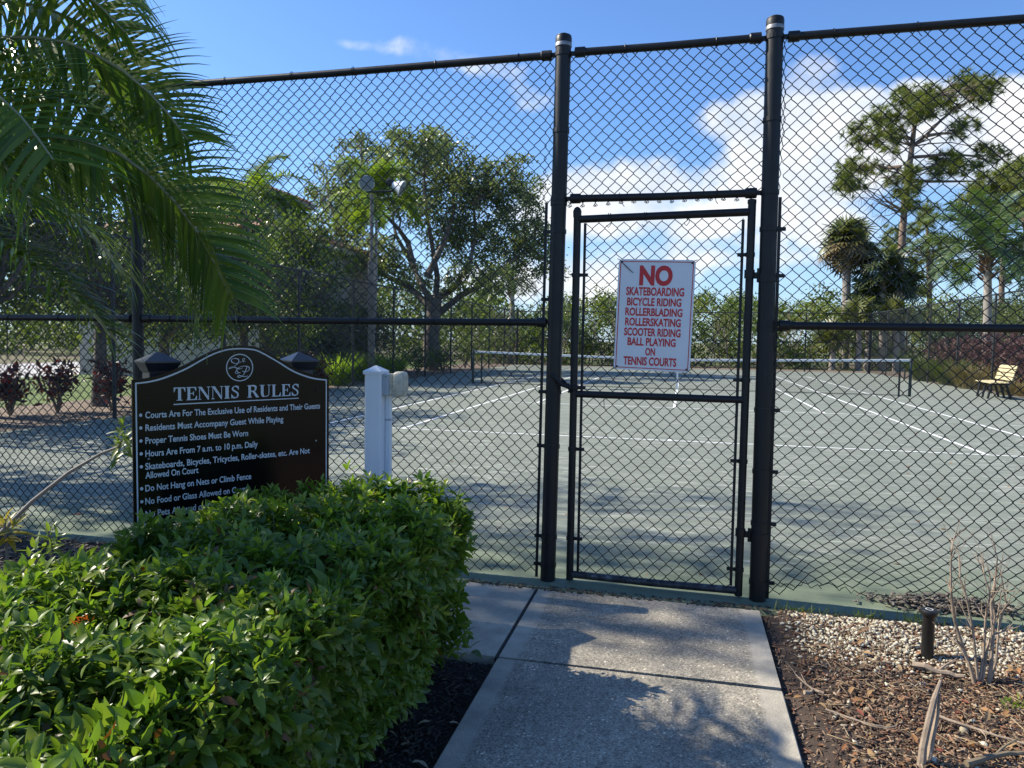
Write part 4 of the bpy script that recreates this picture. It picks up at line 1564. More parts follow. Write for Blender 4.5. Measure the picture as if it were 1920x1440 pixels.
# ---------------------------------------------------------------- pinnate palm fronds
def frond(r, pts, width, n=60, leaf_len=.5, leaf_w=.028, droop=1.0, nseg=5, vee=.35, side=None, start=.08, plumose=0.0, face=0.0):
    """leaflets along the curve PTS (base -> tip). returns leaflet mesh arrays and the resampled rachis"""
    P = np.array([tuple(p) for p in pts], float)
    seg = np.linalg.norm(np.diff(P, axis=0), axis=1)
    s = np.concatenate([[0], np.cumsum(seg)])
    S_ = s[-1]
    tt = np.linspace(0, S_, 40)
    # smooth by Catmull-ish interpolation
    C = np.stack([np.interp(tt, s, P[:, k]) for k in range(3)], -1)
    for _ in range(6):
        C[1:-1] = C[1:-1] * .5 + (C[:-2] + C[2:]) * .25
    T = norm(np.gradient(C, axis=0))
    up = np.array((0, 0, 1.0))
    sd_ = norm(np.cross(T, up)) if side is None else norm(np.cross(T, np.cross(np.array(side, float), T)))
    if face:
        fd = norm(np.cross(T, np.array(tuple(FWD))))
        fd = fd * np.sign((fd * sd_).sum(-1, keepdims=True) + 1e-9)
        sd_ = norm(sd_ * (1 - face) + fd * face)
    nr = np.cross(sd_, T)
    V, F = [], []
    base = 0
    ts = start + (1 - start) * (np.arange(n) + .5) / n
    for sgn in (-1, 1):
        t = np.clip(ts + r.uniform(-.3, .3, n) / n, 0, .999)
        f = t * 39
        i0 = f.astype(int)
        w = (f - i0)[:, None]
        O = C[i0] * (1 - w) + C[np.minimum(i0 + 1, 39)] * w
        Tn, Sd, Nr = T[i0], sd_[i0] * sgn, nr[i0]
        prof = np.sin(PI * np.clip(.16 + .70 * t, 0, 1)) ** .6
        L = leaf_len * prof * r.uniform(.85, 1.1, n)
        fwd = (.25 + .65 * t ** 2 + r.uniform(-.08, .08, n))[:, None]
        D = norm(Sd + Tn * fwd + Nr * (vee + r.uniform(-.12, .12, n) + plumose * r.uniform(-1, 1, n))[:, None])
        # strip that bends under gravity
        p = O.copy()
        d = D.copy()
        rings = []
        for k in range(nseg + 1):
            q = k / nseg
            hw = leaf_w * (.55 + .45 * math.sin(PI * min(1, q * 1.15 + .12))) * (1 - q ** 3) * .5 + .0006
            ax = norm(np.cross(d, norm(np.cross(Tn, d)) * .6 + up * .4))
            rings.append((p - ax * hw, p + ax * hw))
            if k < nseg:
                g = droop * (.10 + .55 * q ** 1.2) * (1 + r.uniform(-.25, .25, n))[:, None] * (2.2 / nseg)
                d = norm(d - up * g)
                p = p + d * (L / nseg)[:, None]
        vv = np.stack([x for ab in rings for x in ab], 1)  # n, 2*(nseg+1), 3
        k2 = 2 * (nseg + 1)
        idx = np.arange(n)[:, None] * k2
        ff = []
        for k in range(nseg):
            a = 2 * k
            ff.append(np.concatenate([idx + a, idx + a + 1, idx + a + 3, idx + a + 2], 1))
        V.append(vv.reshape(-1, 3))
        F.append(np.concatenate(ff) + base)
        base += n * k2
    return np.concatenate(V), np.concatenate(F), C


def rachis_tube(m, C, r0, r1, n=6):
    k = len(C)
    m.tube([tuple(c) for c in C[::3]] + [tuple(C[-1])], [r0 + (r1 - r0) * i / len(C[::3]) for i in range(len(C[::3]) + 1)], n)


def build_near_palm():
    NEAR = .86
    FACE = {0: .75, 2: .7, 3: .6, 5: .5, 6: .6, 11: .5}
    base = Vector((-3.0, 2.2, 0))
    root = empty('palm_tree', base, 'near palm whose long drooping green fronds hang over the black rules board', 'palm')
    r = rng(31)
    crown = Vector((-2.95, 2.22, 2.22))
    m = MB()
    m.tube([base - Vector((0, 0, .05)), base + Vector((.02, 0, .9)), base + Vector((.05, .02, 1.7)), crown - Vector((0, 0, .1))], [.15, .12, .11, .09], 16)
    m.build('trunk', 'bark_palm', root, True)
    A = lambda *q: [at(u, v, d * NEAR) for u, v, d in q]
    # (curve, leaflet length, leaflets per side, droop, vee)
    fr = [
        # big front frond arching down to the board, its lower leaflets hanging like a curtain
        (A((-260, 330, 3.1), (-60, 262, 3.15), (110, 250, 3.2), (235, 285, 3.25), (330, 375, 3.3), (392, 465, 3.33), (432, 555, 3.35)), .68, 120, 1.7, .32),
        (A((-260, 350, 3.3), (-60, 300, 3.35), (100, 300, 3.4), (215, 345, 3.45), (305, 430, 3.5), (360, 520, 3.5), (385, 590, 3.5)), .60, 96, 2.2, .2),
        # upper frond to the right, over the fence rail
        (A((-240, 200, 3.0), (-40, 70, 3.05), (110, 70, 3.1), (220, 120, 3.15), (300, 190, 3.2), (352, 262, 3.22)), .56, 84, 1.3, .35),
        (A((-250, 290, 3.4), (-60, 170, 3.45), (80, 165, 3.5), (190, 210, 3.55), (275, 285, 3.6), (325, 375, 3.6)), .58, 80, 1.7, .3),
        (A((-250, 250, 3.5), (-100, 95, 3.55), (50, 90, 3.6), (165, 140, 3.65), (240, 215, 3.7), (285, 300, 3.7)), .56, 76, 1.5, .3),
        # top fronds leaving the frame
        (A((-250, 130, 2.9), (-80, -60, 2.9), (60, -70, 2.92), (160, -20, 2.96), (235, 60, 3.0)), .55, 66, 1.5, .45),
        (A((-250, 150, 3.2), (-80, 10, 3.2), (50, 0, 3.25), (160, 45, 3.3), (245, 125, 3.35), (285, 200, 3.35)), .55, 76, 1.6, .4),
        (A((-200, 60, 3.1), (-60, -110, 3.1), (70, -130, 3.1), (180, -70, 3.15), (250, 10, 3.2)), .55, 66, 1.8, .3),
        (A((-200, 260, 3.7), (-20, 140, 3.85), (100, 150, 3.9), (190, 205, 3.95), (262, 292, 4.0)), .55, 70, 1.6, .3),
        # lower left frond, yellow tip
        (A((-300, 420, 2.9), (-120, 400, 2.85), (0, 445, 2.85), (80, 505, 2.85), (150, 562, 2.85), (205, 622, 2.87)), .34, 70, 1.3, .3),
        (A((-250, 360, 3.5), (-60, 330, 3.6), (60, 360, 3.7), (160, 425, 3.75), (222, 500, 3.8)), .55, 70, 2.2, .25),
        (A((-320, 240, 3.0), (-160, 130, 2.9), (-40, 150, 2.8), (40, 215, 2.75), (100, 300, 2.72)), .50, 66, 1.7, .3),
        (A((-320, 330, 2.8), (-180, 230, 2.75), (-70, 240, 2.7), (10, 300, 2.7), (60, 390, 2.7)), .46, 60, 2.0, .3),
        # around the crown, outside the frame
        (A((-350, 300, 3.2), (-520, 180, 3.4), (-720, 200, 3.6), (-860, 330, 3.7)), .5, 44, 1.1, .3),
        (A((-330, 240, 3.2), (-360, 20, 3.6), (-330, -60, 4.0), (-300, 60, 4.4)), .5, 44, 1.1, .3),
        (A((-300, 180, 3.0), (-200, -160, 2.9), (-40, -260, 2.8), (120, -270, 2.75), (260, -180, 2.7)), .5, 56, 1.0, .4),
    ]
    for i, (pts, ll, n, dr, ve) in enumerate(fr):
        pts = [crown.lerp(pts[0], .35)] + pts
        ll *= NEAR * {0: .70, 1: .85, 2: .70, 3: .75, 5: .55, 6: .60}.get(i, 1.0)
        V, F, C = frond(r, pts, 0, n, ll, .0165 if i in (0, 1, 2, 9) else .0155, dr * (.55 if i in FACE else .78), 7, ve, plumose=.14, start=.05, face=FACE.get(i, 0.0))
        fo = np_mesh('frond', V, F, 'leaf_palm', root)
        m = MB()
        rachis_tube(m, C, .013, .003)
        m.build('rachis', 'green_stem', fo, True)
        if i in (0, 9):
            # yellowing leaflets toward the tip
            pts2 = [tuple(c) for c in C[26:]]
            V, F, _ = frond(r, pts2, 0, 18, ll * .62, .016, dr, 6, ve * 1.2, start=.0)
            np_mesh('frond', V, F, 'leaf_palm_tip', root)


def build_young_plants():
    # arching bare stem with leaf tufts, left of the board
    r = rng(3)
    T5 = leaf_template(4, .26, .3, .35)

    def tuft(root, c, n, L, mat, ax=(0, 0, 1)):
        D = np.tile(np.array(ax, float), (1, 1))
        V, F = sprigs(r, np.array([tuple(c)]), norm(D), n, L, T5, (.3, 1.7))
        np_mesh('leaf_tuft', V, F, mat, root)
    base = Vector((-3.35, 2.80, 0))
    root = empty('young_plant', base, 'long bare arching stem ending in a pale green leaf tuft left of the black board', 'plant')
    m = MB()
    pts = [base, at(-40, 1030, 3.62), at(0, 1000, 3.62), at(60, 940, 3.62), at(130, 885, 3.61), (at(190, 850, 3.6)), at(222, 838, 3.6), at(228, 825, 3.6)]
    m.tube(pts, [.012, .012, .011, .010, .009, .008, .007, .006], 8)
    m.build('stem', 'grey_stem', root, True)
    for du, dv, n in ((0, -2, 12), (2, -22, 10), (-4, 16, 12), (6, 8, 8)):
        tuft(root, at(228 + du, 815 + dv, 3.6), n, .085, 'leaf_rosette', (.1, -.3, .8))
    for lab, (u, v, d), mat, n, L in (('low plant with pale green leaf tuft on dark mulch, nearest the board', (92, 995, 3.35), 'leaf_rosette', 12, .09),
                                      ('low plant with yellowing leaves at the left edge of the dark mulch', (8, 972, 3.15), 'leaf_yellow', 12, .10)):
        c = at(u, v, d)
        b = Vector((c.x - .05, c.y + .02, 0))
        root = empty('young_plant', b, lab, 'plant')
        m = MB()
        m.tube([b, b.lerp(c, .5) + Vector((.03, 0, .03)), c], [.008, .007, .005], 7)
        m.build('stem', 'grey_stem', root, True)
        tuft(root, c, n, L, mat, (0, -.1, 1))
        tuft(root, c + Vector((.03, .02, -.03)), n - 3, L * .9, mat, (.5, 0, .8))
        tuft(root, c + Vector((-.05, .0, -.05)), n - 5, L * .9, mat, (-.5, 0, .6))
    # small green weed on the mulch
    c = Vector((1.30, 3.16, 0))
    n = 26
    D = norm(rand_unit(r, n) * .8 + np.array((0, 0, 1)))
    V, F = inst(*T5, np.array(c) + r.normal(0, 1, (n, 3)) * np.array((.035, .03, .006)) + np.array((0, 0, .03)), D, rand_unit(r, n), r.uniform(.02, .035, n))
    o = np_mesh('weed', V, F, 'leaf_bright')
    tag(o, 'tiny bright green weed sprouting from the straw mulch below the dead shrub', 'weed')


def in_view_scatter(r, n, x0, x1, y0, y1):
    return np.stack([r.uniform(x0, x1, n), r.uniform(y0, y1, n), np.zeros(n)], -1)


CHIP = (np.array([(-.5, 0, -.5), (.5, 0, -.5), (.5, 0, .5), (-.5, 0, .5), (-.35, 1, -.3), (.4, 1, -.35), (.3, 1, .4), (-.4, 1, .3)]),
        np.array([(3, 2, 1, 0), (4, 5, 6, 7), (0, 1, 5, 4), (1, 2, 6, 5), (2, 3, 7, 6), (3, 0, 4, 7)]))


def chips(name, r, P, L, W, T, mat, tilt=.35):
    n = len(P)
    a = r.uniform(0, 2 * PI, n)
    D = np.stack([np.cos(a), np.sin(a), r.uniform(-tilt, tilt, n)], -1)
    Z = norm(np.stack([r.normal(0, .35, n), r.normal(0, .35, n), np.ones(n)], -1))
    tv, tf = CHIP
    D = norm(D)
    X = norm(np.cross(D, Z))
    Z = np.cross(X, D)
    L, W, T = (np.asarray(q)[:, None, None] for q in (L, W, T))
    V = P[:, None, :] + W * tv[None, :, 0:1] * X[:, None, :] + L * (tv[None, :, 1:2] - .5) * D[:, None, :] + T * tv[None, :, 2:3] * Z[:, None, :]
    F = (tf[None] + (np.arange(n) * 8)[:, None, None]).reshape(-1, 4)
    return np_mesh(name, V.reshape(-1, 3), F, mat)


def pebbles(name, r, P, size, mat):
    # squashed, dented octahedral stones (one subdivision)
    base = np.array([(1, 0, 0), (-1, 0, 0), (0, 1, 0), (0, -1, 0), (0, 0, 1), (0, 0, -1)], float)
    tri = [(0, 2, 4), (2, 1, 4), (1, 3, 4), (3, 0, 4), (2, 0, 5), (1, 2, 5), (3, 1, 5), (0, 3, 5)]
    vs = [tuple(v) for v in base]
    mid = {}
    fs = []
    for a, b, c in tri:
        k = []
        for e in ((a, b), (b, c), (c, a)):
            e = tuple(sorted(e))
            if e not in mid:
                q = norm((base[e[0]] + base[e[1]])[None])[0]
                mid[e] = len(vs)
                vs.append(tuple(q))
            k.append(mid[e])
        fs += [(a, k[0], k[2]), (k[0], b, k[1]), (k[2], k[1], c), (k[0], k[1], k[2])]
    tv, tf = np.array(vs), np.array(fs)
    n = len(P)
    J = 1 + r.uniform(-.36, .30, (n, len(tv), 1))
    sc = np.stack([r.uniform(.7, 1.3, n), r.uniform(.6, 1.0, n), r.uniform(.4, .8, n)], -1) * size[:, None]
    a = r.uniform(0, 2 * PI, n)
    X = np.stack([np.cos(a), np.sin(a), r.uniform(-.3, .3, n)], -1)
    X = norm(X)
    Z = norm(np.stack([r.normal(0, .3, n), r.normal(0, .3, n), np.ones(n)], -1))
    Y = norm(np.cross(Z, X))
    Z = np.cross(X, Y)
    L = tv[None] * J * sc[:, None, :]
    V = P[:, None, :] + L[..., 0:1] * X[:, None] + L[..., 1:2] * Y[:, None] + L[..., 2:3] * Z[:, None]
    F = (tf[None] + (np.arange(n) * len(tv))[:, None, None]).reshape(-1, 3)
    return np_mesh(name, V.reshape(-1, 3), F, mat)


def build_ground_cover():
    r = rng(55)
    # mulch on the right bed, thicker away from the path
    n = 72000
    P = in_view_scatter(r, n, .45, 3.3, .7, 4.02)
    dens = np.clip((P[:, 0] - .40) / .4, 0.35, 1) * np.where(P[:, 1] > 3.6, .75, 1)
    P = P[r.uniform(0, 1, n) < dens]
    P[:, 2] = bed_z(P[:, 0], P[:, 1]) + r.uniform(-.002, .012, len(P))
    k = len(P)
    o = chips('mulch', r, P, r.uniform(.006, .050, k) * r.uniform(.3, 1, k), r.uniform(.0022, .009, k), r.uniform(.0015, .005, k), 'mulch_chip')
    tag(o, kind='stuff')
    k = 2000
    P = in_view_scatter(r, k, .6, 3.2, .8, 3.7)
    P[:, 2] = bed_z(P[:, 0], P[:, 1]) + r.uniform(.004, .018, k)
    o = chips('straw', r, P, r.uniform(.03, .17, k) * r.uniform(.4, 1, k), r.uniform(.0012, .0032, k), r.uniform(.001, .003, k), 'straw', .15)
    tag(o, kind='stuff')
    k = 800
    P = in_view_scatter(r, k, .5, 2.5, 2.0, 4.0)
    P[:, 2] = bed_z(P[:, 0], P[:, 1]) + r.uniform(.006, .02, k)
    D = norm(np.stack([r.normal(0, 1, k), r.normal(0, 1, k), r.normal(0, .25, k)], -1))
    V, F = inst(*leaf_template(3, .42, .4, .3), P, D, np.tile((0.1, 0, 1.0), (k, 1)) + r.normal(0, .3, (k, 3)), r.uniform(.015, .05, k))
    o = np_mesh('fallen_leaves', V, F, 'dry_leaf')
    tag(o, kind='stuff')
    # white stones: a band along the court edge and strays on the mulch
    k = 13000
    P = in_view_scatter(r, k, .46, 3.4, 3.30, 4.06)
    edge = 3.56 + .08 * np.sin(P[:, 0] * 5) - .16 * np.clip(P[:, 0] - .9, 0, 1)
    keep = (P[:, 1] > edge + r.normal(0, .09, k)) & (P[:, 0] > .52 + r.uniform(0, .14, k))
    P = P[keep]
    P[:, 2] = bed_z(P[:, 0], P[:, 1]) + r.uniform(.0, .012, len(P))
    o = pebbles('gravel', r, P, r.uniform(.003, .0125, len(P)) * r.uniform(.7, 1.2, len(P)), 'pebble')
    tag(o, kind='stuff')
    k = 260
    P = in_view_scatter(r, k, .5, 2.4, 2.1, 3.5)
    P[:, 2] = bed_z(P[:, 0], P[:, 1]) + r.uniform(.002, .012, k)
    o = pebbles('gravel', r, P, r.uniform(.005, .020, k) * r.uniform(.6, 1.1, k), 'pebble')
    tag(o, kind='stuff')
    # dark mulch between hedge and path, and up to the fence on the left
    k = 5000
    P = in_view_scatter(r, k, -1.25, -.80, .5, 3.09)
    P[:, 2] = r.uniform(-.045, -.015, k)
    o = chips('mulch', r, P, r.uniform(.012, .06, k) * r.uniform(.4, 1, k), r.uniform(.003, .009, k), r.uniform(.002, .005, k), 'mulch_dark')
    tag(o, kind='stuff')
    k = 9000
    P = in_view_scatter(r, k, -5.2, -1.9, 2.2, 4.14)
    P[:, 2] = r.uniform(.0, .028, k) - .035 * (P[:, 0] > -2.2)
    o = chips('mulch', r, P, r.uniform(.02, .09, k) * r.uniform(.5, 1, k), r.uniform(.004, .016, k), r.uniform(.002, .008, k), 'mulch_grey')
    tag(o, kind='stuff')
    k = 26
    P = in_view_scatter(r, k, -1.15, -.80, 2.1, 3.08)
    P[:, 2] = r.uniform(-.03, -.012, k)
    V, F = inst(*leaf_template(3, .36, .4, .3), P, norm(np.stack([r.normal(0, 1, k), r.normal(0, 1, k), r.normal(0, .1, k)], -1)), np.tile((0.1, 0, 1.0), (k, 1)), r.uniform(.02, .055, k))
    o = np_mesh('fallen_leaves', V, F, 'straw')
    tag(o, kind='stuff')
    # leaf crumbs against the court edge and in the path joints
    k = 620
    P = in_view_scatter(r, k, -1.2, 1.9, 4.03, 4.11)
    P[:, 1] -= .004 * P[:, 0]
    P[:, 2] = .004
    o = chips('leaf_crumbs', r, P, r.uniform(.006, .03, k), r.uniform(.003, .008, k), r.uniform(.002, .005, k), 'mulch_dark', .2)
    tag(o, kind='stuff')
    k = 260
    P = in_view_scatter(r, k, -6, 5, 4.4, 15)
    P[:, 2] = .004
    V, F = inst(*leaf_template(3, .42, .4, .3), P, norm(np.stack([r.normal(0, 1, k), r.normal(0, 1, k), r.normal(0, .08, k)], -1)), np.tile((0.1, 0, 1.0), (k, 1)), r.uniform(.02, .07, k))
    o = np_mesh('fallen_leaves', V, F, 'dry_leaf')
    tag(o, kind='stuff')
    # heap of dark leaf litter caught under the fence wire
    k = 900
    P = np.stack([r.normal(1.42, .16, k), 4.36 + r.normal(0, .05, k), np.abs(r.normal(0, .022, k)) + .004], -1)
    o = chips('leaf_litter', r, P, r.uniform(.015, .06, k), r.uniform(.004, .016, k), r.uniform(.002, .006, k), 'mulch_grey')
    tag(o, kind='stuff')
    # green tufts and weeds along the edge strip
    k = 260
    cx = np.concatenate([r.normal(.62, .05, 60), r.normal(.95, .04, 40), r.normal(1.22, .05, 60), r.uniform(.5, 1.8, 100)])
    P = np.stack([cx, 4.07 + r.normal(0, .02, k), np.zeros(k)], -1)
    D = norm(np.stack([r.normal(0, .5, k), r.normal(0, .5, k), np.ones(k)], -1))
    V, F = inst(*leaf_template(3, .08, .1, .5), P, D, rand_unit(r, k), r.uniform(.02, .07, k))
    o = np_mesh('weeds', V, F, 'leaf_grass_olive')
    tag(o, kind='stuff')


build_rules_sign()
build_outlet_post()
build_bollard()
build_dead_plants()
build_hedge()
build_near_palm()
build_young_plants()
build_ground_cover()


# ================================================================ BACKGROUND
CARD2 = (np.array([(-.5, .25, 0), (0, 0, .05), (.5, .5, 0), (0, 1, -.08)]), np.array([(0, 1, 2, 3)]))


def crown_cards(r, blobs, per, size, clump=.22, nclump=26, flat=.75, up=.4):
    """leaves gathered in clumps spread through ellipsoid blobs: (centre, radius[, vertical factor])"""
    O = []
    for bl in blobs:
        c, rad = np.array(tuple(bl[0])), bl[1]
        k = max(4, int(nclump * (rad ** 2)))
        q = rand_unit(r, k) * (r.uniform(.25, 1, k) ** .5)[:, None] * rad
        q[:, 2] *= flat
        cc = c + q
        n = per
        o = np.repeat(cc, n, 0) + r.normal(0, clump, (k * n, 3)) * np.array((1, 1, .8))
        O.append(o)
    O = np.concatenate(O)
    n = len(O)
    D = norm(rand_unit(r, n) + np.array((0, 0, -.15)))
    Z = norm(rand_unit(r, n) + np.array((0, 0, up)))
    L = size * r.uniform(.6, 1.3, n)
    return inst(CARD2[0], CARD2[1], O, D, Z, L, L * .55)


def limb(m, r, a, b, r0, r1, wig=.06, n=5, ns=7):
    a, b = Vector(a), Vector(b)
    L = (b - a).length
    pts = [a]
    for i in range(1, n):
        t = i / n
        p = a.lerp(b, t) + Vector(r.uniform(-1, 1, 3)) * L * wig + Vector((0, 0, L * .05 * math.sin(PI * t)))
        pts.append(p)
    pts.append(b)
    m.tube(pts, [r0 + (r1 - r0) * i / n for i in range(n + 1)], ns)
    return pts


def leafy_tree(name, label, cat, group, base, trunk, blobs, per, size, leaf, bark, seed, nclump=26, clump=.22, flat=.75, limbs=True):
    r = rng(seed)
    base = Vector(base)
    root = empty(name, base, label, cat, group)
    m = MB()
    pts = [Vector(p) for p, _ in trunk]
    m.tube(pts, [q for _, q in trunk], 12)
    top = pts[-1]
    rt = trunk[-1][1]
    if limbs:
        for bl in blobs:
            c = Vector(tuple(bl[0]))
            st = pts[-1] if r.uniform() < .6 else pts[-2].lerp(pts[-1], r.uniform(.3, 1))
            q = limb(m, r, st, c, rt * .55, .02, .07, 5)
            for _ in range(4):
                k = r.randint(2, 5)
                limb(m, r, q[k], c + Vector(r.normal(0, 1, 3)) * bl[1] * .6, rt * .2, .008, .08, 3, 5)
    m.build('trunk', bark, root, True)
    V, F = crown_cards(r, blobs, per, size, clump, nclump, flat)
    np_mesh('crown', V, F, leaf, root)
    return root


def queen_palm(label, group, base, top, nf, flen, leaf, seed, trunk_r=.15, droop=1.0, n=42, ll=.55, az=None, boots=False, bark='bark_palm', lw=.035):
    r = rng(seed)
    base, top = Vector(base), Vector(top)
    root = empty('palm_tree', base, label, 'palm', group)
    m = MB()
    mid = base.lerp(top, .5) + Vector((.06, .03, 0))
    m.tube([base - Vector((0, 0, .1)), base.lerp(mid, .2), mid, top], [trunk_r * 1.25, trunk_r * 1.05, trunk_r, trunk_r * .8], 14)
    m.build('trunk', bark, root, True)
    if boots:
        m = MB()
        for i in range(60):
            a, z = r.uniform(0, 2 * PI), r.uniform(0, 1)
            p = top + Vector((0, 0, -1.15 + 1.2 * z))
            d = Vector((math.cos(a), math.sin(a), .9))
            m.tube([p + d * trunk_r * .7, p + d * (trunk_r * 1.2 + .08), p + d * (trunk_r * 1.5 + .16)], [.05, .035, .012], 5)
        m.build('leaf_base', 'palm_boot', root)
    allV = []
    cm = MB()
    for i in range(nf):
        a = 2 * PI * i * .381966 + r.uniform(-.2, .2)
        el = math.radians(r.uniform(5, 78)) if az is None else math.radians(r.uniform(10, 70))
        L = flen * r.uniform(.8, 1.1)
        d = Vector((math.cos(a) * math.cos(el), math.sin(a) * math.cos(el), math.sin(el)))
        p = top + Vector((0, 0, .05))
        pts = [p]
        for k in range(8):
            d = (d + Vector((0, 0, -.20 * droop * (.6 + k * .14)))).normalized()
            p = p + d * L / 8
            pts.append(p)
        V, F, C = frond(r, pts, 0, n, ll, lw, 1.1, 3, .25, plumose=.5, start=.14)
        allV.append((V, F))
        rachis_tube(cm, C, .022, .006, 5)
    V, F = merge(allV)
    np_mesh('crown', V, F, leaf, root)
    cm.build('frond_stalk', 'green_stem', root)
    return root


FAN = None


def fan_leaf(k=16, spread=2.3):
    vs, fs = [], []
    for i in range(k):
        a = -spread / 1 + 2 * spread * i / (k - 1)
        d = 2 * spread / (k - 1) * .40
        b = len(vs)
        for t, w in ((0.02, .2), (.55, 1.0), (1.0, .12)):
            z = -.30 * t * t * (1 + .4 * abs(a) / spread)
            L = t * (1 - .12 * abs(a) / spread)
            vs += [(math.sin(a - d * w) * L, .0 + math.cos(a - d * w) * L, z), (math.sin(a + d * w) * L, math.cos(a + d * w) * L, z + .02)]
        fs += [(b, b + 1, b + 3, b + 2), (b + 2, b + 3, b + 5, b + 4)]
    return np.array(vs), np.array(fs)


def sabal_palm(label, group, base, top, seed, R=1.0, leaf='leaf_sabal', skirt=True, nl=46, trunk_r=.19, skirt_n=34, cat='palm', pet=1.0, bark='bark_palm'):
    r = rng(seed)
    base, top = Vector(base), Vector(top)
    root = empty('fan_palm', base, label, cat, group)
    m = MB()
    m.tube([base - Vector((0, 0, .1)), base.lerp(top, .5) + Vector((.05, 0, 0)), top], [trunk_r * 1.1, trunk_r, trunk_r * .95], 14)
    m.build('trunk', bark, root, True)
    T = fan_leaf()
    pm = MB()

    def leaves(n, elo, ehi, rad, mat, name, size):
        a = np.arange(n) * 2.39996 + r.uniform(-.3, .3, n)
        el = np.radians(r.uniform(elo, ehi, n))
        d = np.stack([np.cos(a) * np.cos(el), np.sin(a) * np.cos(el), np.sin(el)], -1)
        O = np.array(tuple(top)) + d * (rad * r.uniform(.35, 1.05, n))[:, None]
        D = norm(d + np.array((0, 0, -.45)) + r.normal(0, .25, (n, 3)))
        Z = norm(np.array((0, 0, 1.0)) + r.normal(0, .45, (n, 3)) + d * .3)
        V, F = inst(T[0], T[1], O, D, Z, size * r.uniform(.6, 1.15, n))
        np_mesh(name, V, F, mat, root)
        for o in O:
            q = top.lerp(Vector(o), .5) + Vector((0, 0, .08 * rad))
            pm.tube([top, q, Vector(o)], [.02, .016, .01], 4)
    leaves(nl, (-5 if skirt else -25), 85, R * .85 * pet, leaf, 'crown', R * .72)
    if skirt:
        leaves(skirt_n, -70, 5, R * .95, 'leaf_sabal_dry', 'dry_skirt', R * .70)
    pm.build('leaf_stalk', 'green_stem', root)
    return root


def needle_tufts(r, centres, per, tuft_L, rad, width=.014, nneedle=26, up=.5):
    """pine tufts: needles radiating from shoot tips round each centre"""
    c = np.repeat(np.array([tuple(x) for x in centres]), per, 0)
    n = len(c)
    O = c + rand_unit(r, n) * (rad * r.uniform(.3, 1.35, n))[:, None] * np.array((1, 1, .85))
    ax = norm(rand_unit(r, n) + np.array((0, 0, up)) + (O - c) * .8)
    O = np.repeat(O, nneedle, 0)
    A = np.repeat(ax, nneedle, 0)
    D = norm(A * r.uniform(-.1, 1.1, (len(O), 1)) + rand_unit(r, len(O)) * .9)
    Z = rand_unit(r, len(O))
    X = norm(np.cross(D, Z)) * width
    L = (tuft_L * r.uniform(.7, 1.1, len(O)))[:, None]
    V = np.stack([O - X, O + X, O + D * L * .6 + X * .8 - np.array((0, 0, .02)), O + D * L - np.array((0, 0, .05))], 1).reshape(-1, 3)
    F = np.arange(len(O) * 4).reshape(-1, 4)
    return V, F


def pine(label, group, base, trunk, cl, dead, limbs, dep, seed, leaf='leaf_pine', per=20, tl=.46, rad=.58, width=.017, nn=30):
    r = rng(seed)
    base = Vector(base)
    root = empty('pine_tree', base, label, 'pine tree', group)
    m = MB()
    pts = [Vector(p) for p, _ in trunk]
    m.tube(pts, [q for _, q in trunk], 12)
    C = [at(u + r.uniform(-6, 6), v + r.uniform(-6, 6), dep + r.uniform(-2.2, 2.2)) for u, v in cl]
    for l in limbs:
        q = [at(u, v, dep + r.uniform(-.4, .4)) for u, v in l]
        m.tube(q, [.11 - .085 * i / len(q) for i in range(len(q))], 7)
    hub = pts
    for c in C:
        # a branch from the nearest trunk height
        best = min((p for p in hub[1:]), key=lambda p: (p - c).length + 2.0 * max(0, p.z - c.z))
        q = limb(m, r, best, c, .045, .012, .05, 4, 6)
        for _ in range(5):
            limb(m, r, q[-2], c + Vector(r.normal(0, .4, 3)), .018, .006, .06, 2, 4)
    m.build('trunk', 'bark_pine', root, True)
    V, F = needle_tufts(r, C, per, tl, rad, width, nn)
    np_mesh('crown', V, F, leaf, root)
    if dead:
        C = [at(u, v, dep + r.uniform(-.8, .8)) for u, v in dead]
        m = MB()
        for c in C:
            best = min(pts[1:], key=lambda p: (p - c).length)
            q = limb(m, r, best, c, .05, .012, .06, 4, 5)
            for _ in range(9):
                e = c + Vector((r.normal(0, .35), r.normal(0, .35), r.uniform(-.9, .2)))
                limb(m, r, q[-1], e, .014, .005, .1, 3, 4)
        m.build('dead_branch', 'dead_wood', root)
    return root


def grass_clump(name, label, group, base, h, w, n, leaf, seed, cat='grass clump', lean=.5):
    r = rng(seed)
    base = Vector(base)
    root = empty(name, base, label, cat, group)
    a = r.uniform(0, 2 * PI, n)
    rr = w * .35 * np.sqrt(r.uniform(0, 1, n))
    O = np.stack([base.x + rr * np.cos(a), base.y + rr * np.sin(a), np.full(n, base.z)], -1)
    D = norm(np.stack([np.cos(a) * lean * r.uniform(.1, 1, n), np.sin(a) * lean * r.uniform(.1, 1, n), np.ones(n)], -1))
    Z = norm(np.stack([np.cos(a), np.sin(a), np.full(n, -.2)], -1)) * -1
    T = leaf_template(4, .035, .1, -.42)
    V, F = inst(T[0], T[1], O, D, -Z, h * r.uniform(.6, 1.15, n))
    np_mesh('blades', V, F, leaf, root)
    return root


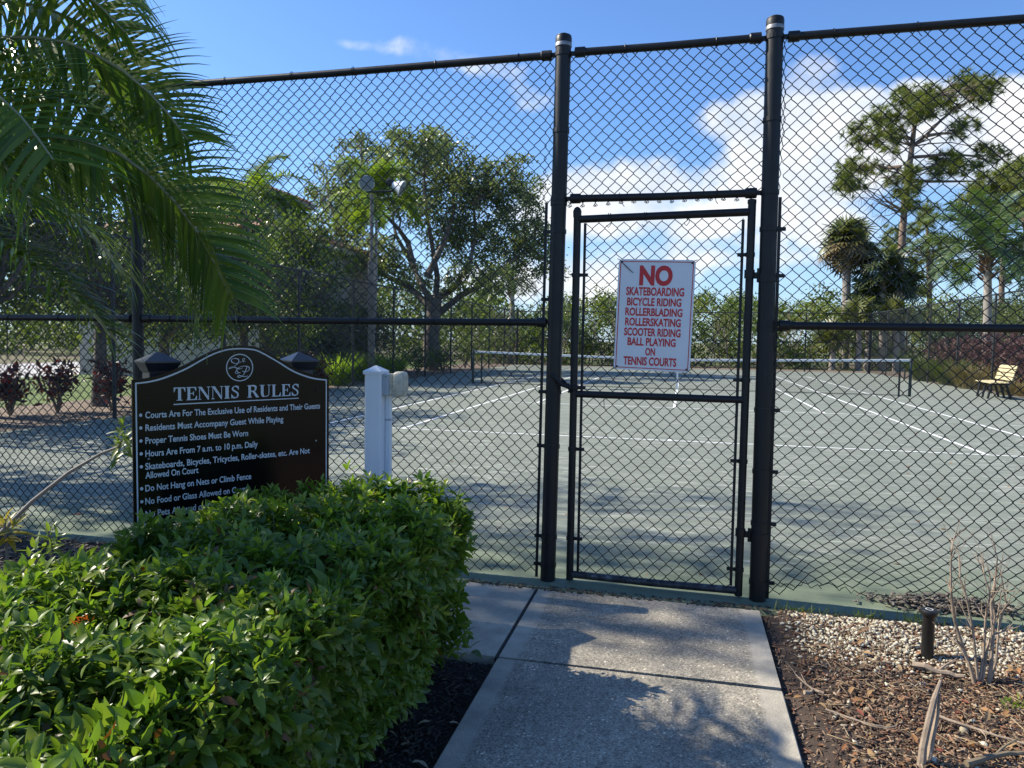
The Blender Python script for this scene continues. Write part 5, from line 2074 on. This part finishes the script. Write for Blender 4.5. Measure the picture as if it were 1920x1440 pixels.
def bush(name, label, cat, group, base, h, w, n, leaf, size, seed, up=.6, stems=7):
    r = rng(seed)
    base = Vector(base)
    root = empty(name, base, label, cat, group)
    m = MB()
    tips = []
    for i in range(stems):
        a = 2 * PI * i / stems + r.uniform(-.3, .3)
        e = base + Vector((math.cos(a) * w * r.uniform(.1, .42), math.sin(a) * w * r.uniform(.1, .42), h * r.uniform(.55, .95)))
        q = limb(m, r, base, e, .02, .008, .05, 4, 5)
        tips += q[2:]
    m.build('stem', 'twig', root)
    P = np.array([tuple(t) for t in tips])
    c = P[r.randint(0, len(P), n)] + r.normal(0, 1, (n, 3)) * np.array((w * .13, w * .13, h * .10))
    c[:, 2] = np.clip(c[:, 2], base.z + .05, base.z + h)
    D = norm(rand_unit(r, n) + np.array((0, 0, up)))
    T = leaf_template(2, .38, .3, .35)
    V, F = inst(T[0], T[1], c, D, rand_unit(r, n) + np.array((0, 0, .5)), size * r.uniform(.6, 1.25, n))
    np_mesh('foliage', V, F, leaf, root)
    return root


def build_oak():
    d = 33.0
    B = lambda u, v, rad, dd=0: (at(u, v, d + dd), rad * d / FPX)
    r = rng(6)
    raw = [(612, 372, 40), (640, 335, 44), (690, 300, 50), (745, 285, 46), (800, 285, 44), (815, 262, 26), (850, 305, 52), (895, 335, 48), (945, 335, 42), (985, 352, 34), (968, 398, 52), (992, 440, 42), (905, 395, 62), (850, 380, 60), (790, 345, 60),
           (730, 355, 56), (675, 385, 56), (625, 425, 46), (600, 462, 38), (655, 462, 50), (700, 475, 44), (835, 455, 48), (885, 462, 56), (945, 478, 50), (1000, 492, 40), (1022, 460, 34), (740, 505, 40), (680, 515, 38), (870, 520, 40), (930, 525, 36), (780, 520, 34), (1045, 505, 24), (770, 400, 40),
           (640, 272, 9), (674, 256, 9), (741, 258, 10), (822, 246, 12), (838, 262, 14), (958, 296, 14), (984, 304, 12), (598, 312, 10), (586, 350, 13), (572, 402, 14), (566, 440, 12), (1018, 420, 14)]
    blobs = [B(u, v, q, r.uniform(-3.2, 3.2)) for u, v, q in raw]
    base = at(812, 684, d)
    base.z = -.03
    root = empty('oak_tree', base, 'spreading live oak with a forked trunk, standing behind the left side fence', 'tree')
    m = MB()
    fork = at(816, 560, d)
    m.tube([base, at(808, 640, d), at(812, 600, d), fork], [.46, .36, .34, .30], 14)
    lims = [[(816, 575), (790, 535), (775, 500), (742, 440), (735, 400)], [(816, 565), (820, 520), (812, 470), (800, 400), (795, 330)], [(820, 560), (850, 540), (880, 500), (892, 440), (888, 380)],
            [(826, 585), (866, 553), (912, 530), (945, 500), (990, 465)], [(812, 580), (770, 540), (720, 515), (670, 490), (640, 440)], [(800, 520), (830, 460), (850, 400), (850, 330)], [(775, 500), (765, 455), (748, 430), (700, 380)]]
    tips = []
    for l in lims:
        q = [at(u, v, d + (0 if k == 0 else r.uniform(-1.2, 1.2))) for k, (u, v) in enumerate(l)]
        m.tube(q, [.16 - .135 * k / len(q) for k in range(len(q))], 9)
        tips += q[2:]
    for c, q in blobs:
        b = min(tips, key=lambda p: (p - c).length)
        w = limb(m, r, b, c, .06, .015, .07, 4, 5)
        for _ in range(5):
            limb(m, r, w[r.randint(2, 5)], c + Vector(r.normal(0, 1, 3)) * q * .6, .025, .006, .08, 3, 4)
    m.build('trunk', 'bark_oak', root, True)
    V, F = crown_cards(r, blobs, 32, .150, .18, 42, .85)
    np_mesh('crown', V, F, 'leaf_oak', root)


def build_left_background():
    G = 'bushy trees outside the left side fence'
    # a row of trees beyond the left fence (bases on the litter strip)
    specs = [(-11.3, 9.9, 5.0, 'leafy tree at the very left edge behind the court fence, nearest of its row', 5),
             (-11.2, 12.2, 5.2, 'leafy dark tree with a grey trunk at the left edge, behind the court fence', 1),
             (-11.9, 14.9, 4.9, 'bushy tree of small dark leaves behind the left fence, right of the leftmost trunk', 2),
             (-11.7, 17.8, 5.1, 'rounded dark tree behind the drooping palm frond and the left fence', 3),
             (-12.0, 21.6, 5.0, 'small loose tree before the tan house wall, behind the left fence', 4)]
    for x, y, h, lab, sd_ in specs:
        r = rng(100 + sd_)
        base = Vector((x, y, 0))
        blobs = []
        for k in range(int(4.2 * h)):
            a = r.uniform(0, 2 * PI)
            z = r.uniform(1.4, h)
            q = r.uniform(.2, 1.7) * (1 - .35 * abs(z - h * .6) / h)
            blobs.append((base + Vector((math.cos(a) * q, math.sin(a) * q, z)), r.uniform(.55, .9)))
        tr = [(base - Vector((0, 0, .1)), .16), (base + Vector((.05, 0, .9)), .12), (base + Vector((0, .08, 1.9)), .09)]
        leafy_tree('bushy_tree', lab, 'tree', G, base, tr, blobs, 24, .12, 'leaf_left', 'bark_oak', 100 + sd_, 36, .18)
    # taller trees standing further left: they throw the dappled shade on the court
    for i, (x, y, h) in enumerate(((-12.2, 5.7, 11.2), (-12.3, 9.2, 6.4), (-12.6, 1.4, 6.4), (-12.0, 4.15, 11.0))):
        r = rng(140 + i)
        base = Vector((x, y, 0))
        blobs = []
        for k in range(19 if i < 3 else 9):
            a = r.uniform(0, 2 * PI)
            z = r.uniform(h * (.42 if i < 3 else .8), h)
            q = r.uniform(.3, 1.7) if i < 3 else r.uniform(0, .45)
            blobs.append((base + Vector((math.cos(a) * q, math.sin(a) * q, z)), r.uniform(.6, .95) if i < 3 else r.uniform(.35, .5)))
        tr = [(base - Vector((0, 0, .1)), .2), (base + Vector((.1, 0, 2)), .16), (base + Vector((0, .1, h * .5)), .12)]
        leafy_tree('shade_tree', ('tall shade tree beyond the left fence, beside the drooping palm', 'tall shade tree beyond the left fence, nearer the bushy trees', 'shade tree left of the mulch bed and the drooping palm', 'tall bare-stemmed tree with a small high crown left of the drooping palm')[i], 'tree', None, base, tr, blobs, 16, .16, 'leaf_left', 'bark_oak', 150 + i, 18, .22 if i < 3 else .13)
    # hedge of foliage against the house wall
    r = rng(170)
    G2 = 'vines and shrubs before the house wall'
    for i, (x, y, h, w, lab) in enumerate(((-12.6, 22.4, 3.1, 1.5, 'greyish shrub of fine leaves before the tan house wall, left one'), (-12.7, 25.2, 3.0, 1.5, 'greyish shrub of fine leaves before the tan house wall, beside the lamp pole'), (-12.5, 28.2, 2.6, 1.4, 'greyish shrub at the far corner of the tan house wall'))):
        base = Vector((x, y, 0))
        blobs = [(base + Vector((r.uniform(-.4, .4), r.uniform(-w, w), r.uniform(.5, h))), r.uniform(.5, .75)) for _ in range(14)]
        leafy_tree('wall_shrub', lab, 'shrub', G2, base, [(base - Vector((0, 0, .1)), .06), (base + Vector((0, 0, .5)), .05), (base + Vector((0, 0, 1.0)), .04)], blobs, 20, .11, 'leaf_vine', 'twig', 180 + i, 34, .16)
    # dark red plants and bright grasses at the foot of the fence
    G3 = 'red leaved plants along the left fence'
    for i, (u, v, dd, h, w, lf, lab) in enumerate(((108, 770, 13.2, .95, .8, 'leaf_darkred', 'dark red broad-leaved plant before the sunlit street, left one of the pair'), (210, 765, 13.6, .9, .7, 'leaf_darkred', 'dark red broad-leaved plant before the sunlit street, beside a fence post'),
                                                  (20, 775, 12.6, .8, .7, 'leaf_darkred', 'dark red plant at the foot of the leftmost tree trunk'),
                                                  (574, 712, 19.5, 1.0, .8, 'leaf_red', 'bright red leafy plant seen right of the black rules board, before the fence'), (622, 722, 20.0, .78, .8, 'leaf_red', 'bright red leafy plant beside the white outlet post, behind the fence'))):
        c = at(u, v, dd)
        c.z = -.02
        if c.x > -9.6:
            c = Vector((-9.75, c.y, -.02))
        bush('red_plant', lab, 'plant', G3, c, h, w, 300, lf, .15, 200 + i)
    G4 = 'bright green grass clumps along the left fence'
    for i, (y, h, w, lab) in enumerate(((17.6, 1.0, .9, 'bright green grass clump behind the right end of the rules board'), (20.3, 1.0, 1.1, 'bright green arching grass clump left of the lamp pole'), (22.6, 1.05, 1.2, 'bright green grass clump just right of the lamp pole foot'), (24.3, 1.0, 1.2, 'bright green grass clump between lamp pole and oak trunk'), (13.3, .6, 1.0, 'low green grass clump beneath the drooping palm frond'))):
        grass_clump('grass_clump', lab, G4, (-10.15, y, -.03), h, w, 420, 'leaf_grass', 220 + i)
    G5 = 'low shrubs at the foot of the oak'
    for i, (y, x, h, lab) in enumerate(((27.3, -10.2, 1.0, 'dark low shrub at the foot of the oak trunk'), (30.5, -10.2, 1.2, 'dark low shrub beyond the oak, near the net post'), (34.5, -10.4, 1.6, 'dark shrub near the far left corner of the court'))):
        bush('low_shrub', lab, 'shrub', G5, (x, y, -.03), h, 1.8, 700, 'leaf_left', .14, 240 + i)


def build_house():
    root = empty('house', (-17.5, 23, 0), 'tan stucco house with red tiled roofs behind the left trees', 'house')
    m = MB()
    m.box((-17.0, 26.0, 2.35), (7.0, 9.0, 4.8))
    m.build('wall', 'stucco', root)
    m = MB()
    m.box((-18.4, 27.0, 5.95), (4.8, 3.2, 2.5))
    m.build('wall', 'stucco', root)

    def roof(x0, x1, y0, y1, ze, pitch, over=.45):
        m = MB()
        x0, x1, y0, y1 = x0 - over, x1 + over, y0 - over, y1 + over
        hw = (x1 - x0) / 2
        zr = ze + hw * pitch
        cx = (x0 + x1) / 2
        A = [(x0, y0, ze), (x1, y0, ze), (x1, y1, ze), (x0, y1, ze), (cx, y0 + hw, zr), (cx, y1 - hw, zr)]
        m.add(A, [(1, 2, 5, 4), (3, 0, 4, 5), (0, 1, 4), (2, 3, 5), (3, 2, 1, 0)])
        # barrel tile courses: ribs running up the slopes seen from the court
        n = int((y1 - y0) / .28)
        for i in range(n):
            y = y0 + (i + .5) * (y1 - y0) / n
            lim = min(1, (y - y0) / hw, (y1 - y) / hw)
            if lim > .08:
                m.tube([(x1 + .02, y, ze + .02), (x1 - hw * lim, y, ze + .02 + hw * lim * pitch)], .075, 6)
        n = int((x1 - x0) / .28)
        for i in range(n):
            x = x0 + (i + .5) * (x1 - x0) / n
            lim = min(1, (x - x0) / hw, (x1 - x) / hw)
            if lim > .08:
                m.tube([(x, y1 + .02, ze + .02), (x, y1 - hw * lim, ze + .02 + hw * lim * pitch)], .075, 6)
        ro = m.build('roof', 'roof_tile', root)
        f = MB()
        f.box((x1 - .03, (y0 + y1) / 2, ze - .12), (.06, y1 - y0, .2))
        f.box(((x0 + x1) / 2, y1 - .03, ze - .12), (x1 - x0 - .14, .06, .2))
        f.build('fascia', 'fascia', ro)
    roof(-20.5, -13.5, 21.5, 30.5, 4.92, .36)
    roof(-20.8, -16.0, 25.4, 28.6, 7.05, .25)
    for (x, y, z, w, h) in ((-13.5, 24.6, 1.6, 1.0, 1.5), (-13.5, 28.6, 1.7, .8, 1.7), (-16.0, 27.2, 6.2, 1.2, 1.1)):
        m = MB()
        t = .07
        m.box((x + .03, y - w / 2, z), (.08, t, h))
        m.box((x + .03, y + w / 2, z), (.08, t, h))
        m.box((x + .03, y, z + h / 2), (.085, w + t, t))
        m.box((x + .03, y, z - h / 2), (.085, w + t, t))
        m.box((x + .025, y, z), (.05, w - t, .04))
        f = m.build('window', 'window_frame', root)
        m = MB()
        m.box((x + .01, y, z), (.02, w - t - .004, h - t - .004))
        m.build('pane', 'window_glass', f)


def build_light_pole():
    c = Vector((-9.75, 21.9, 0))
    root = empty('light_pole', c, 'tall wooden court light pole with two floodlights before the oak', 'light pole')
    m = MB()
    m.box(c + Vector((0, 0, 1.9)), (.185, .185, 3.9), Matrix.Rotation(.12, 3, 'Z'), bev=.015)
    m.box(c + Vector((0, 0, 4.9)), (.095, .095, 2.1), Matrix.Rotation(.12, 3, 'Z'), bev=.01)
    m.build('pole', 'pole_wood', root)
    m = MB()
    top = c + Vector((0, 0, 5.95))
    m.tube([top + Vector((-.15, -.1, .05)), top + Vector((.45, .2, .12)), top + Vector((.85, .25, .2))], .03, 8)
    m.build('crossarm', 'far_post', root)
    for p, ax, mat in ((top + Vector((-.12, -.12, .32)), Vector((.30, -.93, -.12)), 'lamp_glass'), (top + Vector((.72, .22, .30)), Vector((.93, .10, -.42)), 'lamp_white')):
        ax = ax.normalized()
        m = MB()
        if mat == 'lamp_glass':
            m.lathe(p - ax * .05, [(.07, -.16), (.10, -.10), (.15, -.06), (.22, .03), (.245, .06), (.240, .075)], 24, ax)
        else:
            m.lathe(p - ax * .05, [(.06, -.10), (.10, -.02), (.17, .12), (.232, .25), (.245, .28), (.240, .285)], 24, ax)
        f = m.build('floodlight', 'lamp_metal' if mat == 'lamp_glass' else 'lamp_white', root, True)
        m = MB()
        m.lathe(p - ax * .05 + ax * (.076 if mat == 'lamp_glass' else .287), [(.228, 0), (.18, .012), (.002, .018)], 24, ax)
        m.build('lens', 'lamp_glass', f, True)
        m = MB()
        m.lathe(p - ax * .17, [(.10, -.14), (.11, -.10), (.11, .02), (.09, .06)], 14, ax)
        m.build('ballast', 'far_post', f, True)


def build_net():
    CX, YN = -0.16, 22.657
    root = empty('tennis_net', (CX, YN, 0), 'black tennis net with white top band strung across the court', 'tennis net')
    for s in (-1, 1):
        x = CX + s * 6.40
        m = MB()
        m.lathe((x, YN, 0), [(.040, -.02), (.040, 1.06), (.03, 1.085), (.005, 1.09)], 16)
        p = m.build('net_post', 'net_post', root, True)
        m = MB()
        m.lathe((x - s * .28, YN, 0), [(.028, -.02), (.028, 1.0), (.01, 1.02)], 12)
        m.build('side_pole', 'net_post', root, True)
    xs = [CX - 6.36 + 12.72 * i / 60 for i in range(61)]

    def zt(x):
        u = abs(x - CX) / 6.36
        return .925 + (1.05 - .925) * u ** 1.15
    m = MB()
    vs, fs = [], []
    for i, x in enumerate(xs):
        z = zt(x)
        vs += [(x, YN - .012, z - .06), (x, YN - .014, z), (x, YN, z + .006), (x, YN + .014, z), (x, YN + .012, z - .06)]
    for i in range(60):
        for k in range(4):
            a = i * 5 + k
            fs.append((a, a + 5, a + 6, a + 1))
    m.add(vs, fs)
    m.build('top_band', 'net_band', root)
    m = MB()
    m.box((CX, YN - .006, .46), (.05, .006, .90))
    m.build('centre_strap', 'net_band', root)
    # netting: knotted square mesh
    V, F = [], []
    b = 0
    hw = .0016

    def strip(p0, p1, ax):
        nonlocal b
        p0, p1 = np.array(p0), np.array(p1)
        a = np.array(ax) * hw
        y = np.array((0, hw, 0))
        V.extend([p0 - a, p0 + y, p0 + a, p1 - a, p1 + y, p1 + a])
        F.extend([(b, b + 1, b + 4, b + 3), (b + 1, b + 2, b + 5, b + 4), (b + 2, b, b + 3, b + 5)])
        b += 6
    n = 262
    for i in range(n):
        x = CX - 6.10 + 12.2 * i / (n - 1)
        strip((x, YN, .03), (x, YN, zt(x) - .05), (1, 0, 0))
    for k in range(19):
        f = (k + .5) / 19
        for i in range(40):
            xa, xb = CX - 6.10 + 12.2 * i / 40, CX - 6.10 + 12.2 * (i + 1) / 40
            strip((xa, YN, .03 + (zt(xa) - .08) * f), (xb, YN, .03 + (zt(xb) - .08) * f), (0, 0, 1))
    np_mesh('netting', np.array(V), np.array(F), 'net_cord', root)
    m = MB()
    m.tube([(CX - 6.36, YN, .03), (CX, YN, .022), (CX + 6.36, YN, .03)], .010, 6)
    m.build('bottom_cord', 'net_cord', root)


def build_bench():
    c = Vector((8.55, 23.3, 0))
    root = empty('bench', c, 'yellowish slatted bench on black legs beside the right court fence', 'bench')
    ang = math.radians(-6)
    R3 = Matrix.Rotation(ang, 3, 'Z')
    P = lambda x, y, z: c + R3 @ Vector((x, y, 0)) + Vector((0, 0, z))
    # long along y, facing -x (the court)
    L = 1.55
    for i in range(4):
        m = MB()
        m.box(P(-.20 + .115 * i, 0, .445 + .004 * i), (.095, L, .034), R3, bev=.006)
        m.build('seat_slat', 'bench_slat', root)
    tilt = Matrix.Rotation(ang, 3, 'Z') @ Matrix.Rotation(math.radians(14), 3, 'Y')
    for i in range(4):
        m = MB()
        m.box(P(.265 + .030 * i, 0, .56 + .108 * i), (.032, L, .092), tilt, bev=.006)
        m.build('back_slat', 'bench_slat', root)
    for y in (-.55, .0, .55):
        m = MB()
        m.tube([P(-.24, y, 0), P(-.17, y, .42)], .032, 8)
        m.tube([P(.30, y, 0), P(.18, y, .42)], .032, 8)
        m.tube([P(-.22, y, .405), P(.22, y, .405)], .026, 8)
        m.tube([P(.20, y, .40), P(.265, y, .50), P(.40, y, .95)], .028, 8)
        m.build('leg', 'bench_leg', root, True)


def build_right_background():
    # pine with a leaning crown beyond the far right corner
    Z4 = lambda L: [(1440 + x / 4, 100 + y / 4) for x, y in L]
    Z5 = lambda L: [(1440 + x / 4, 380 + y / 4) for x, y in L]
    d = 43.0
    b = at(1683, 640, d)
    b.z = 0
    tr = [(b, .30), (at(1684, 560, d), .25), (at(1690, 470, d), .21), (at(1695, 400, d), .19), (at(1703, 330, d), .17), (at(1710, 275, d), .15), (at(1716, 225, d), .11), (at(1725, 190, d), .05)]
    cl = Z4([(1450, 220), (1400, 290), (1650, 250), (1560, 320), (1500, 250), (1600, 230), (1660, 300), (1100, 320), (1000, 370), (1200, 300), (1050, 300), (850, 490), (790, 450), (940, 450), (1150, 390), (1300, 340), (1350, 380), (640, 590), (680, 650), (760, 640),
             (610, 820), (560, 950), (520, 930), (620, 1000), (700, 880), (1040, 1080), (980, 1050), (1070, 900), (960, 960), (1090, 1000), (1240, 820), (1330, 830), (1450, 850), (1560, 850), (1400, 800), (1300, 900), (1600, 690), (1720, 760), (1500, 540), (1420, 580), (1000, 590), (950, 670), (1080, 470), (880, 600), (780, 860), (1170, 470), (1260, 430), (1010, 1120)])
    dead = Z4([(800, 960), (760, 1030), (850, 1080), (880, 1150), (780, 1130), (900, 920), (700, 1080), (860, 1220), (940, 780)])
    limbs = [Z4([(1080, 700), (1180, 620), (1300, 500), (1400, 420), (1520, 350), (1600, 300)]), Z4([(1070, 640), (1000, 620), (880, 580), (760, 640)]), Z4([(1060, 780), (1200, 770), (1350, 755), (1550, 770), (1700, 830)]), Z4([(1050, 950), (1200, 960), (1400, 960), (1560, 960)]), Z4([(1180, 620), (1300, 600), (1480, 600)]), Z4([(1000, 850), (880, 860), (820, 840)]), Z4([(1080, 640), (1100, 520), (1050, 420), (1040, 330)])]
    pine('tall pine with a one-sided crown leaning right, tallest tree beyond the court', 'pines beyond the far right corner', b, tr, cl, dead, limbs, d, 300)
    # pine at the right edge
    d = 36.0
    b = at(1935, 640, d)
    b.z = 0
    tr = [(b, .22), (at(1930, 520, d), .18), (at(1925, 430, d), .15), (at(1912, 350, d), .11), (at(1905, 310, d), .05)]
    cl = Z4([(1850, 870), (1800, 980), (1750, 1000), (1650, 1000), (1520, 1100), (1600, 1080), (1700, 1100), (1880, 1050), (1820, 1180), (1710, 1190), (1920, 900), (1960, 1000), (1900, 1150), (1780, 900), (1980, 1150), (1640, 950)])
    pine('bright pine cut off by the right edge of the view, above the queen palm', 'pines beyond the far right corner', b, tr, cl, None, [], d, 301)
    # pine behind the big one
    d = 52.0
    b = at(1744, 640, d)
    b.z = 0
    tr = [(b, .22), (at(1743, 540, d), .17), (at(1740, 480, d), .14), (at(1738, 420, d), .09), (at(1735, 395, d), .04)]
    cl = Z5([(1150, 80), (1200, 60), (1200, 150), (1100, 210), (1250, 240), (1200, 310), (1310, 380), (1220, 400), (1130, 430), (1340, 500), (1250, 500), (900, 300), (950, 400), (890, 370), (1390, 340), (970, 200), (1060, 470), (1040, 330), (1300, 290), (1440, 480), (1500, 560), (1180, 640), (1100, 690)])
    pine('smaller pine with spaced branch tiers behind the leaning pine trunk', 'pines beyond the far right corner', b, tr, cl, None, [Z5([(1210, 560), (1100, 545), (1020, 550)]), Z5([(1215, 600), (1300, 480), (1440, 420)])], d, 302, per=22, rad=.6)
    d = 56.0
    b = at(1880, 640, d)
    b.z = 0
    tr = [(b, .24), (at(1878, 540, d), .2), (at(1882, 460, d), .15), (at(1885, 400, d), .08)]
    cl = Z5([(1760, 420), (1850, 480), (1900, 380), (1700, 500), (1820, 560), (1930, 600), (1880, 300), (1960, 480)])
    pine('far dark pine trunk behind the queen palm', 'pines beyond the far right corner', b, tr, cl, None, [], d, 303, 'leaf_pine_dark', per=14, rad=.6)
    # sabal palm with its dry skirt, and the dark palmettos beside it
    d = 44.0
    b = at(1584, 640, d)
    b.z = 0
    sabal_palm('cabbage palm with a brown dry skirt of old leaves, left of the leaning pine', None, b, at(1588, 458, d), 310, R=1.42, nl=54, skirt_n=50, trunk_r=.24)
    d = 43.0
    for i, (u, v, R, lab) in enumerate(((1655, 520, 1.6, 'dark fan palm against the leaning pine trunk'), (1628, 560, 1.3, 'low dark fan palm beside the cabbage palm trunk'), (1690, 545, 1.2, 'dark fan palm just right of the leaning pine trunk'))):
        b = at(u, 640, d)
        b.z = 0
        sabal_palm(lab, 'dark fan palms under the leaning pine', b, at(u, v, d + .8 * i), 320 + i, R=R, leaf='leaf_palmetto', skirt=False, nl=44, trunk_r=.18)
    d = 41.5
    for i, (u, v, R, lab) in enumerate(((1610, 600, 1.1, 'olive palmetto clump at the far fence below the cabbage palm'), (1680, 595, 1.0, 'olive palmetto clump behind the far right fence corner'), (1560, 640, 1.0, 'olive palmetto clump behind the far fence, left of the cabbage palm trunk'))):
        b = at(u, 660, d)
        b.z = 0
        sabal_palm(lab, 'palmettos along the far fence', b, at(u, v, d), 330 + i, R=R, skirt=False, nl=34, trunk_r=.15)
    # queen palm near the right fence
    d = 31.0
    b = at(1848, 690, d)
    b.z = 0
    queen_palm('queen palm with grey trunk and feathery drooping crown behind the right fence', 'queen palms', b, at(1852, 480, d), 34, 3.3, 'leaf_queen', 340, .17, .95, 60, .75, lw=.045, boots=True, bark='bark_palm_light')
    # wine-red shrub row beyond the bench
    r = rng(350)
    G = 'wine red shrubs behind the right fence'
    labs = ('wine red shrub farthest up the right fence, next to pale grasses', 'tall wine red shrub left of the queen palm trunk', 'wine red shrub in front of the queen palm trunk', 'wine red shrub behind the yellowish bench', 'wine red shrub at the right edge, nearest of its row')
    for i, (x, y, h) in enumerate(((10.7, 32.5, 1.75), (11.0, 29.8, 1.95), (10.9, 27.0, 1.8), (10.7, 24.6, 1.55), (10.8, 22.0, 1.5))):
        bush('wine_red_shrub', labs[i], 'shrub', G, (x, y, -.03), h, 2.6, 2100, 'leaf_wine', .17, 350 + i, stems=12)
    grass_clump('grass_clump', 'green grass clump at the court edge beside the right net post', 'grass clumps along the right fence', (9.9, 33.5, -.03), 1.2, 1.6, 500, 'leaf_grass_olive', 360)
    grass_clump('grass_clump', 'green and tan grass clump before the wine red shrubs', 'grass clumps along the right fence', (9.85, 30.4, -.03), 1.1, 1.4, 420, 'leaf_grass_olive', 361)
    grass_clump('grass_clump', 'dry straw coloured grass clump left of the yellowish bench', 'grass clumps along the right fence', (9.75, 28.0, -.03), 1.0, 1.5, 460, 'leaf_drygrass', 362)
    grass_clump('grass_clump', 'dry grass clump right behind the bench legs', 'grass clumps along the right fence', (9.7, 25.0, -.03), .6, 1.2, 300, 'leaf_drygrass', 363)


def build_middle_background():
    # thicket of scrub beyond the far fence: reads as one mass
    r = rng(400)
    blobs = []
    prof = [(880, 590), (930, 575), (1000, 572), (1060, 556), (1085, 560), (1110, 556), (1140, 540), (1165, 560), (1200, 568), (1240, 560), (1290, 552), (1320, 546), (1345, 552), (1385, 548), (1420, 556), (1450, 566), (1480, 560), (1510, 552), (1535, 542), (1560, 548), (1600, 566), (1680, 570), (1750, 560), (1830, 560), (1920, 548), (1990, 540)]
    us, vs = zip(*prof)
    for i in range(430):
        d = r.uniform(43.5, 58)
        u = r.uniform(870, 2000)
        lo = np.interp(u, us, vs) + 7 + 8 * abs(r.normal())
        v = lo + abs(r.normal(0, 1)) * 34 if i % 3 else r.uniform(lo, 690)
        v = min(v, 655)
        p = at(u, v, d)
        p.z = max(p.z, .4)
        blobs.append((p, r.uniform(.5, 1.0)))
    kinds = {}
    for b in blobs:
        k = math.sin(b[0].x * .9 + 1.0) + math.sin(b[0].x * .37 + b[0].y * .5) + r.normal(0, .35)
        kinds.setdefault('leaf_bright_scrub' if k > .75 else ('leaf_left' if k < -.95 else 'leaf_scrub'), []).append(b)
    for mat, bl in kinds.items():
        V, F = crown_cards(r, bl, 20, .20, .26, 15, .85)
        o = np_mesh('thicket', V, F, mat)
        tag(o, 'dense green thicket of scrub beyond the far court fence', 'thicket', None, 'stuff')
    # darker undergrowth at its foot
    blobs = []
    for i in range(150):
        d = r.uniform(42.6, 46)
        p = at(r.uniform(880, 1990), 660, d)
        p.z = r.uniform(.2, 2.2)
        blobs.append((p, r.uniform(.5, .9)))
    V, F = crown_cards(r, blobs, 18, .20, .26, 15, .85)
    o = np_mesh('undergrowth', V, F, 'leaf_left')
    tag(o, 'darker undergrowth along the foot of the far thicket', 'undergrowth', None, 'stuff')
    m = MB()
    for i in range(110):
        p = at(r.uniform(880, 1700), 660, r.uniform(43, 47))
        p.z = 0
        branchy(m, r, p, (r.uniform(-.3, .3), r.uniform(-.3, .3), 1), r.uniform(1.5, 3.0), .035, 1, 4, .6, .4)
    o = m.build('scrub_stems', 'dead_wood')
    tag(o, 'bare pale stems inside the far thicket', 'stems', None, 'stuff')
    # tall wood further out on the left and behind the house
    blobs = []
    for i in range(300):
        d = r.uniform(46, 70)
        u = r.uniform(-520, 560) if i % 5 else r.uniform(560, 940)
        p = at(u, r.uniform(470 if u < 500 else 540, 650), d)
        p.z = max(.5, p.z)
        blobs.append((p, r.uniform(1.0, 1.7)))
    V, F = crown_cards(r, blobs, 16, .34, .45, 8, .85)
    o = np_mesh('far_wood', V, F, 'leaf_scrub')
    tag(o, 'far green wood beyond the street and house', 'wood', None, 'stuff')
    # palms on the left
    G = 'queen palms'
    d = 26.0
    b = at(482, 690, d)
    b.z = 0
    queen_palm('queen palm with bright arching fronds left of the house roof', G, b, at(470, 372, d), 32, 2.4, 'leaf_queen_bright', 410, .13, 1.05, 54, .6, lw=.05)
    d = 27.5
    b = at(697, 700, d)
    b.z = 0
    queen_palm('young queen palm with bright yellow green fronds behind the floodlights', G, b, at(706, 380, d), 24, 2.1, 'leaf_queen_bright', 411, .055, 1.1, 46, .55, lw=.05)
    d = 45.0
    b = at(957, 660, d)
    b.z = 0
    queen_palm('slim queen palm beyond the far left fence corner, right of the oak', G, b, at(960, 528, d), 18, 2.0, 'leaf_queen', 412, .17, 1.1, 34, .5, boots=True, bark='bark_palm_light')


build_oak()
build_left_background()
build_house()
build_light_pole()
build_net()
build_bench()
build_right_background()
build_middle_background()
